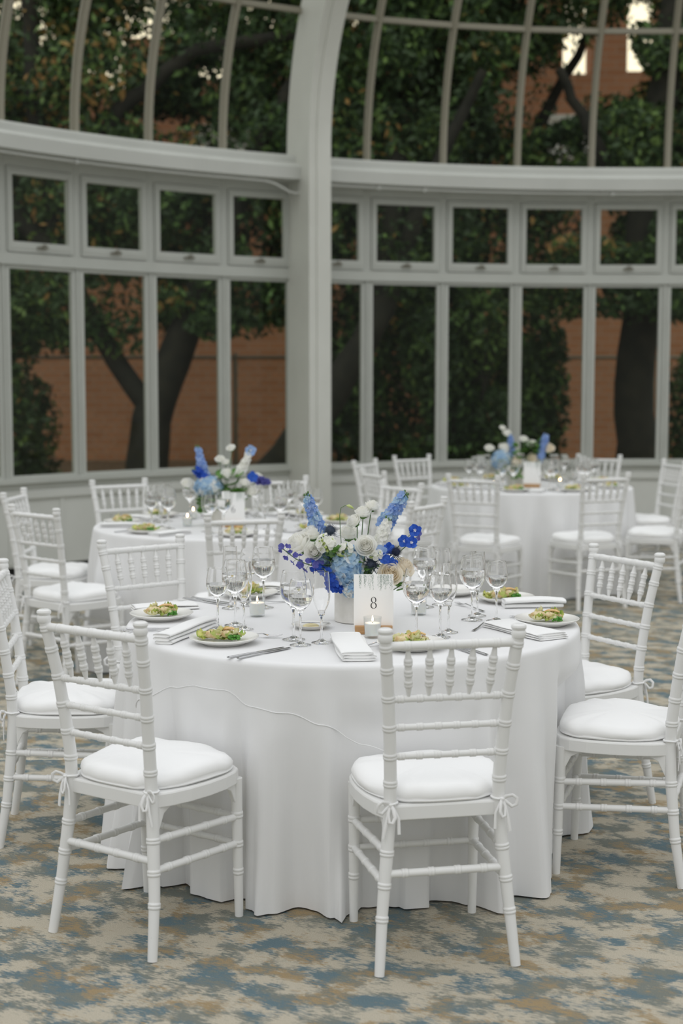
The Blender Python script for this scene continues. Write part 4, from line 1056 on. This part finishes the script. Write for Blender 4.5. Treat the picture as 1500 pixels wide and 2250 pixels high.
for i, (q, r_, l_) in enumerate([((-.616, 7.92, 1.178), .024, 'topmost white bloom of the middle bouquet'), ((-.677, 7.92, 1.115), .026, 'white bloom right of the tall blue spike'), ((-.645, 7.90, 1.10), .020, 'white bloom tucked at the middle of the middle bouquet'),
  ((-.630, 7.86, 1.036), .036, 'round white rose at the centre of the middle bouquet'), ((-.535, 7.82, .992), .028, 'small round white rose above the numbered 6 card'), ((-.503, 7.84, .945), .036, 'white rose beside the numbered 6 card'), ((-.852, 7.86, .985), .034, 'cream white rose at the far left of the middle bouquet'), ((-.470, 7.90, 1.02), .026, 'white bloom at the right of the middle bouquet')]):
    rose(q, r_, l_, B6, F6, up=(rnd(-.3, .3), -.6, 1), seed=50+i)
spike((-.47, 7.88, 1.00), (-.405, 7.90, .992), .018, .014, 18, 'violet_blue', 'violet blue spray pointing right from the middle bouquet', B6, F6, name='larkspur', fr=.018, eye=False, seed=36, budtop=False)
bloom((-.492, 7.85, 1.02), .030, 'royal blue blossom on the right of the middle bouquet', B6, F6, 'royal_blue', eye=False)
leaf_sprig((-.725, 7.83, .885), 'dark green leaves hanging over the vase on the middle table', B6, F6, 26, .05, 41, spread=.045)
leaf_sprig((-.60, 7.86, .96), 'green leaves inside the middle bouquet', B6, F6, 26, .05, 42, spread=.07)
# bouquet of the farthest table
BF = (1.33, 10.76, TZ+.03); FF = 'flowers in the vase on the farthest table'
vase(1.33, 10.76, .076, .108, 'off-white round vase on the farthest table')
hydrangea((1.212, 10.72, .950), .080, 'pale blue hydrangea head in the farthest bouquet', BF, FF, (1, .9, .9), seed=60, n=110, fr=.017)
for i, (q, r_, l_) in enumerate([((1.235, 10.74, 1.036), .046, 'big white bloom above the hydrangea of the farthest bouquet'), ((1.248, 10.75, 1.150), .032, 'white bloom high on the left of the farthest bouquet'), ((1.215, 10.75, 1.190), .022, 'topmost white bloom of the farthest bouquet'), ((1.118, 10.75, 1.036), .034, 'white bud leaning out left of the farthest bouquet'),
  ((1.375, 10.75, 1.105), .030, 'white bloom high in the middle of the farthest bouquet'), ((1.438, 10.75, 1.068), .036, 'white bloom beside the tall blue spike of the farthest bouquet'), ((1.560, 10.75, 1.036), .046, 'cream bloom at the right end of the farthest bouquet'), ((1.307, 10.68, .94), .042, 'cream rose low beside the hydrangea of the farthest bouquet'), ((1.446, 10.72, .965), .046, 'cream rose above the card of the farthest table')]):
    rose(q, r_, l_, BF, FF, m='cream_petal' if i > 5 else 'white_petal', up=(rnd(-.3, .3), -.6, 1), seed=70+i)
spike((1.49, 10.72, .95), (1.545, 10.74, 1.135), .032, .020, 44, 'soft_blue', 'blue delphinium spike on the right of the farthest bouquet', BF, FF, fr=.022, eye=False, seed=80, budtop=False)
spike((1.285, 10.74, 1.0), (1.275, 10.75, 1.13), .020, .014, 26, 'soft_blue', 'blue delphinium spike on the left of the farthest bouquet', BF, FF, fr=.020, eye=False, seed=81, budtop=False)
leaf_sprig((1.27, 10.68, .885), 'dark leaves over the vase of the farthest table', BF, FF, 24, .055, 82, spread=.06)
leaf_sprig((1.40, 10.72, .98), 'green leaves inside the farthest bouquet', BF, FF, 30, .055, 83, spread=.10)

# ------------------------------------------------------------------ settings on the two further tables
def setting(T, deg, where, tabl, n):
    a = math.radians(deg); ux, uy = math.cos(a), math.sin(a); tx, ty = -uy, ux
    P_ = lambda rr_, s_: (T[0] + ux*rr_ + tx*s_, T[1] + uy*rr_ + ty*s_, TZ)
    PLATE.put(P_(.61, 0), 0, 'white salad plate at the %s place of the %s table' % (where, tabl), 'salad plates on the %s table' % tabl)
    q = P_(.61, 0); SALS[n % 3].put((q[0], q[1], TZ+.008), rnd(-.5, .5), 'lettuce salad on the plate at the %s place of the %s table' % (where, tabl), 'salads on the %s table' % tabl)
    p0, p1 = P_(.70, .155), P_(.47, .150)
    o = NAP.put(P_(.585, .155), a, 'folded white napkin at the %s place of the %s table' % (where, tabl), 'folded napkins on the %s table' % tabl)
    KN.put(P_(.60, -.135), a+PI, 'steel knife at the %s place of the %s table' % (where, tabl), 'cutlery on the %s table' % tabl)
    GOB.put(P_(.41, -.055), 0, 'water goblet at the %s place of the %s table' % (where, tabl), 'stemmed glasses on the %s table' % tabl)
    WINE2.put(P_(.47, -.125), 0, 'wine glass at the %s place of the %s table' % (where, tabl), 'stemmed glasses on the %s table' % tabl)
    FLUTE.put(P_(.38, -.145), 0, 'champagne flute at the %s place of the %s table' % (where, tabl), 'stemmed glasses on the %s table' % tabl)
NAP = Proto(tag(make_napkin(.22, .10, 3, .006, 12, .003), 'x', 'napkin'))
WH = ['front', 'front right', 'right', 'back right', 'back', 'back left', 'left', 'front left']
for k in range(8): setting(T6, [277, 322, 5, 48, 92, 137, 178, 228][k], WH[k], 'middle', k)
for k in range(8): setting(TF, [252, 293, 335, 20, 65, 115, 160, 205][k], WH[k], 'farthest', k+1)

# ------------------------------------------------------------------ outside: building, trees, fence
t = thing('brick_building', 'orange red brick apartment building with white windows behind the trees', 'building', (0, 29, -.12))
mb = MB()
for x0, x1, h_ in ((-12, -5.2, 8.2), (-5.2, -4.3, 7.3), (-4.3, -2.9, 8.4), (-2.9, -2.3, 7.6), (-2.3, 2.6, 8.6), (2.6, 4.4, 10.5), (4.4, 4.95, 7.7), (4.95, 5.68, 10.5), (5.68, 6.28, 7.75), (6.28, 16, 10.5)): mb.box(x0, x1, 0, .6, 0, h_)
weld(mb.build('wall', 'brick', t))
for (x, z, w_, h) in [(4.55, 5.3, 1.3, 1.6), (7.6, 5.3, 1.2, 1.6), (-2.4, 5.4, 1.1, 1.3), (-7.2, 5.4, 1.1, 1.3)]:
    f_ = MB()
    for k in range(2): f_.box(x-w_/2+k*(w_-.1), x-w_/2+k*(w_-.1)+.1, -.08, .05, z, z+h)
    for k in range(3): f_.box(x-w_/2+.1, x+w_/2-.1, -.08, .05, z+k*(h-.1)/2, z+k*(h-.1)/2+.1)
    wf = weld(f_.build('window', 'house_trim', t)); f_ = MB(); f_.box(x-w_/2+.05, x+w_/2-.05, -.02, .02, z+.05, z+h-.05); weld(f_.build('blind', 'house_trim', wf))
GAPS = [(2.28, 4.78, .50, .40), (3.45, 5.60, .22, .36), (2.68, 5.35, .20, .22), (-1.45, 4.9, .22, .20), (-3.42, 5.45, .13, .15), (-2.1, 4.55, .16, .10), (.72, 4.7, .10, .10), (2.55, 4.15, .30, .16), (-1.5, 5.40, .11, .13), (-2.05, 5.25, .07, .07), (-2.55, 5.1, .06, .08), (-1.05, 4.35, .09, .05), (-.3, 4.5, .08, .08), (4.1, 4.5, .12, .25)]
def cloud_leaves(mbs, c, rad, n, s, off=(0, 0, 0), wts=(.70, .96)):
    """leaves of one clump, shared out among leaf colours for dark, lit and sunlit foliage; the crown has openings"""
    bias = rnd(-.22, .22)
    for k in range(n):
        while True:
            p_ = Vector((rnd(-1, 1), rnd(-1, 1), rnd(-1, 1)))
            if p_.length < 1: break
        p_ = Vector((c[0]+p_.x*rad[0], c[1]+p_.y*rad[1], c[2]+p_.z*rad[2]))
        wx, wz = p_.x-off[0], p_.z-off[2]
        if any(((wx-gx)/ga)**2 + ((wz-gz)/gb)**2 < 1 for gx, gz, ga, gb in GAPS) and random.random() < .88: continue
        d = Vector((rnd(-1, 1), rnd(-1, 1), rnd(-.3, 1))).normalized(); u = d.orthogonal().normalized(); v_ = d.cross(u)
        a = rnd(0, 6.3); u2 = u*math.cos(a)+v_*math.sin(a); v2 = d.cross(u2); q = s*rnd(.6, 1.3)
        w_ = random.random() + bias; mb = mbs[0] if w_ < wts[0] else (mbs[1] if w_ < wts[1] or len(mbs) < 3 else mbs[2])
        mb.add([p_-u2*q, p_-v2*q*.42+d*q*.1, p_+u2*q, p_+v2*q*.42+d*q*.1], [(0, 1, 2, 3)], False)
def tree(label, trunks, clouds, warm, seed, s=.058, leafm=('leaf_dark', 'leaf_mid', 'leaf_warm')):
    random.seed(seed); p0 = trunks[0][0][0]; t = thing('tree', label, 'tree', p0, 0, 'trees outside the glass wall'); off = -Vector(p0)
    for i, (pts, rad) in enumerate(trunks):
        mb = MB(); pts2 = []; 
        P_ = [Vector(q)+off for q in pts]
        for a, b_ in zip(P_, P_[1:]):
            for k in range(5): pts2.append(a.lerp(b_, k/5) + Vector((rnd(-.03, .03), rnd(-.03, .03), 0)))
        pts2.append(P_[-1]); n_ = len(pts2)
        mb.tube(pts2, [rad[0] + (rad[1]-rad[0])*k/(n_-1) for k in range(n_)], 12); mb.build('trunk' if i == 0 else 'branch', 'bark', t)
    m1, m2, m3 = MB(), MB(), MB()
    for (c, r_, n_) in clouds:
        for k in range(14):
            cc = (c[0]+rnd(-.75, .75)*r_[0]+off[0], c[1]+rnd(-.7, .7)*r_[1]+off[1], c[2]+rnd(-.75, .75)*r_[2]+off[2]); rr_ = [x*rnd(.25, .45) for x in r_]
            cloud_leaves((m1, m2, m3), cc, rr_, int(n_*2.1)//14, s, off, (.66, 1-warm*.16))
        cloud_leaves((m1, m2, m3), (c[0]+off[0], c[1]+off[1], c[2]+off[2]), r_, n_//2, s, off, (.8, 1-warm*.15))
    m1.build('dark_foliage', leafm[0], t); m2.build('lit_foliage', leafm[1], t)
    if m3.v: m3.build('sunlit_tone_foliage', leafm[2], t)
    return t
G0 = -.15
tree('broad tree outside the left windows with a forked dark trunk', [([(-2.25, 16, G0), (-2.12, 16, 1.1), (-1.7, 16, 2.2), (-1.1, 15.9, 3.7), (-.4, 15.8, 4.9)], (.27, .09)), ([(-2.12, 16, 1.2), (-2.75, 16, 2.1), (-3.15, 16, 3.0), (-3.4, 16, 4.6), (-3.5, 16.2, 6.5)], (.12, .08)), ([(-3.2, 16, 3.2), (-2.4, 15.9, 4.5), (-1.6, 15.8, 5.1), (-.2, 15.8, 5.3)], (.10, .06)), ([(-2.95, 16, 2.6), (-3.9, 16, 3.8), (-4.9, 16, 4.3)], (.14, .06))],
     [((-3.3, 16.1, 2.35), (1.2, .6, .55), 2000), ((-1.2, 16.1, 2.45), (1.1, .6, .45), 1900), ((-3.9, 16.0, 1.5), (.6, .5, .7), 900), ((-3.2, 16.5, 3.6), (1.6, 1.2, 1.0), 4200), ((-1.2, 16.6, 3.5), (1.3, 1.2, 1.1), 3600), ((-3.0, 16.5, 5.3), (1.8, 1.3, 1.0), 4600), ((-.9, 16.5, 5.2), (1.3, 1.2, 1.1), 4200), ((-4.6, 16.8, 4.6), (1.0, 1, 1.6), 2600), ((-2.2, 17, 6.6), (2.6, 1.6, .9), 4500)], .12, 101)
tree('leaning tree trunk low outside the fourth window from the left', [([(-1.15, 15.5, G0), (-.75, 15.5, .55), (-.1, 15.5, 1.35), (.45, 15.6, 2.3), (.6, 15.8, 4.0)], (.22, .12)), ([(.45, 15.6, 2.3), (.9, 15.5, 3.6), (1.5, 15.4, 4.8)], (.12, .05))],
     [((.4, 16.2, 3.3), (1.1, 1.0, 1.2), 4200), ((.8, 16.3, 5.0), (1.4, 1.1, 1.1), 5000), ((.6, 16.2, 6.4), (1.6, 1.2, .8), 3600)], .05, 102)
tree('dense dark green tree outside the middle windows right of the rib', [([(1.6, 17.6, G0), (1.55, 17.6, 2.0), (1.7, 17.6, 4.5), (1.6, 17.6, 6.5)], (.25, .10)), ([(1.65, 17.6, 3.5), (2.3, 17.4, 4.4), (2.9, 17.3, 5.6)], (.10, .05))],
     [((1.6, 17, 3.4), (1.3, .9, 1.1), 6200), ((1.3, 17.2, 5.2), (1.5, 1.1, 1.2), 6500), ((1.9, 17.2, 6.7), (1.8, 1.2, .8), 4500)], .04, 103)
tree('tree with a thick straight trunk outside the right windows', [([(3.32, 16, G0), (3.3, 16, 1.5), (3.35, 16, 3.2), (3.6, 16, 5.2), (3.7, 16, 7.0)], (.25, .14)), ([(3.35, 16, 3.3), (2.8, 15.9, 4.1), (2.35, 15.8, 4.9)], (.09, .05)), ([(3.4, 16, 3.6), (4.2, 16.1, 4.6), (4.9, 16.2, 5.5)], (.12, .05))],
     [((3.9, 16.3, 3.9), (1.0, .9, 1.1), 4600), ((2.9, 16.6, 4.25), (.7, .7, .55), 2600), ((4.3, 16.4, 5.6), (1.1, 1.0, .9), 3800), ((2.3, 16.8, 6.0), (1.1, 1.0, .7), 2600), ((3.4, 15.7, 2.6), (1.3, .6, .45), 2200), ((3.6, 16.9, 7.1), (1.6, 1.2, .5), 2600)], .12, 104)
tree('tree flecked with sunlit-coloured leaves at the far left outside the glass', [([(-5.3, 18.5, G0), (-5.2, 18.5, 2.0), (-5.0, 18.5, 4.4), (-4.4, 18.5, 6.8)], (.30, .12))],
     [((-4.8, 18.4, 4.4), (1.3, 1.0, 1.4), 3600), ((-4.4, 18.4, 6.6), (1.8, 1.2, 1.1), 3800), ((-4.9, 18.6, 2.8), (1.0, 1, .7), 1600)], .20, 105)
tree('tall added tree whose unseen high crown shades the brick wall', [([(-7.5, 22.5, G0), (-7.4, 22.5, 4), (-6.5, 22.4, 8.8)], (.4, .2)), ([(-6.8, 22.4, 8.2), (-2, 22.3, 9.6), (3, 22.2, 9.9)], (.2, .08))],
     [((-6, 22.5, 9.9), (4, 4, 1.0), 1500), ((0, 22.5, 10.2), (4, 4, 1.0), 1500), ((6, 22.5, 10.6), (4, 4, 1.0), 1300), ((-3, 25.5, 10.4), (5, 2, 1.0), 900), ((4, 25.5, 11.2), (5, 2, 1.0), 900)], .05, 107, s=.30)  # tree added with its crown above view, to keep skylight off the brick
def shrub(label, x, y, rx, ry, h, n, seed, warm=.03):
    random.seed(seed); t = thing('shrub', label, 'shrub', (x, y, -.12), 0, 'shrubs outside the glass wall'); m1, m2, st_ = MB(), MB(), MB()
    for k in range(9): st_.tube([(rnd(-.2, .2), rnd(-.1, .1), 0), (rnd(-.6, .6)*rx, rnd(-.5, .5)*ry, h*.8)], [.03, .01], 6)
    for k in range(16):
        c = (rnd(-.65, .65)*rx, rnd(-.6, .6)*ry, rnd(.12, .85)*h); cloud_leaves((m1, m2), c, (rx*.4, ry*.45, h*.22), int(n*1.5)//16, .056, (-x, -y, .12))
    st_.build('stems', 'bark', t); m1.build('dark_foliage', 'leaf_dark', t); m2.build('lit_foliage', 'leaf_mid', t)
shrub('tall dark shrub outside, first window right of the rib', .25, 16.6, .95, .7, 3.2, 6500, 201)
shrub('tall dark shrub outside, filling the third window right of the rib', 1.35, 16.2, .85, .7, 2.9, 7500, 202)
shrub('dark shrub outside, half filling the fourth window right of the rib', 2.15, 16.8, .55, .6, 2.7, 4500, 203)
shrub('dark shrub outside the far right window', 4.4, 17.5, .6, .6, 2.2, 3000, 204)
shrub('dark shrub outside behind the first window on the left', -3.9, 17.2, .6, .6, 2.0, 2600, 205)
# chain link fence
t = thing('chain_link_fence', 'diamond mesh wire fence between the trees and the brick building', 'fence', (0, 19.5, -.12))
mb = MB(); 
for k in range(-70, 92):
    x = k*.14
    for sg in (-1, 1):
        x1 = x + sg*1.9; mb.box(0, math.hypot(1.9, 1.9), -.0018, .0018, -.0024, .0024, Matrix.Translation((x, 0, .05)) @ Matrix.Rotation(-math.atan2(1.9, 1.9*sg), 4, 'Y'))
mb.build('wire_mesh', 'wire', t)
mb = MB(); mb.tube([(-10, 0, 1.96), (13, 0, 1.96)], .025, 8); mb.build('top_rail', 'wire', t)
for k in range(9):
    mb = MB(); mb.tube([(-10+k*2.85, 0, 0), (-10+k*2.85, 0, 2.02)], .03, 8); mb.build('post', 'wire', t)
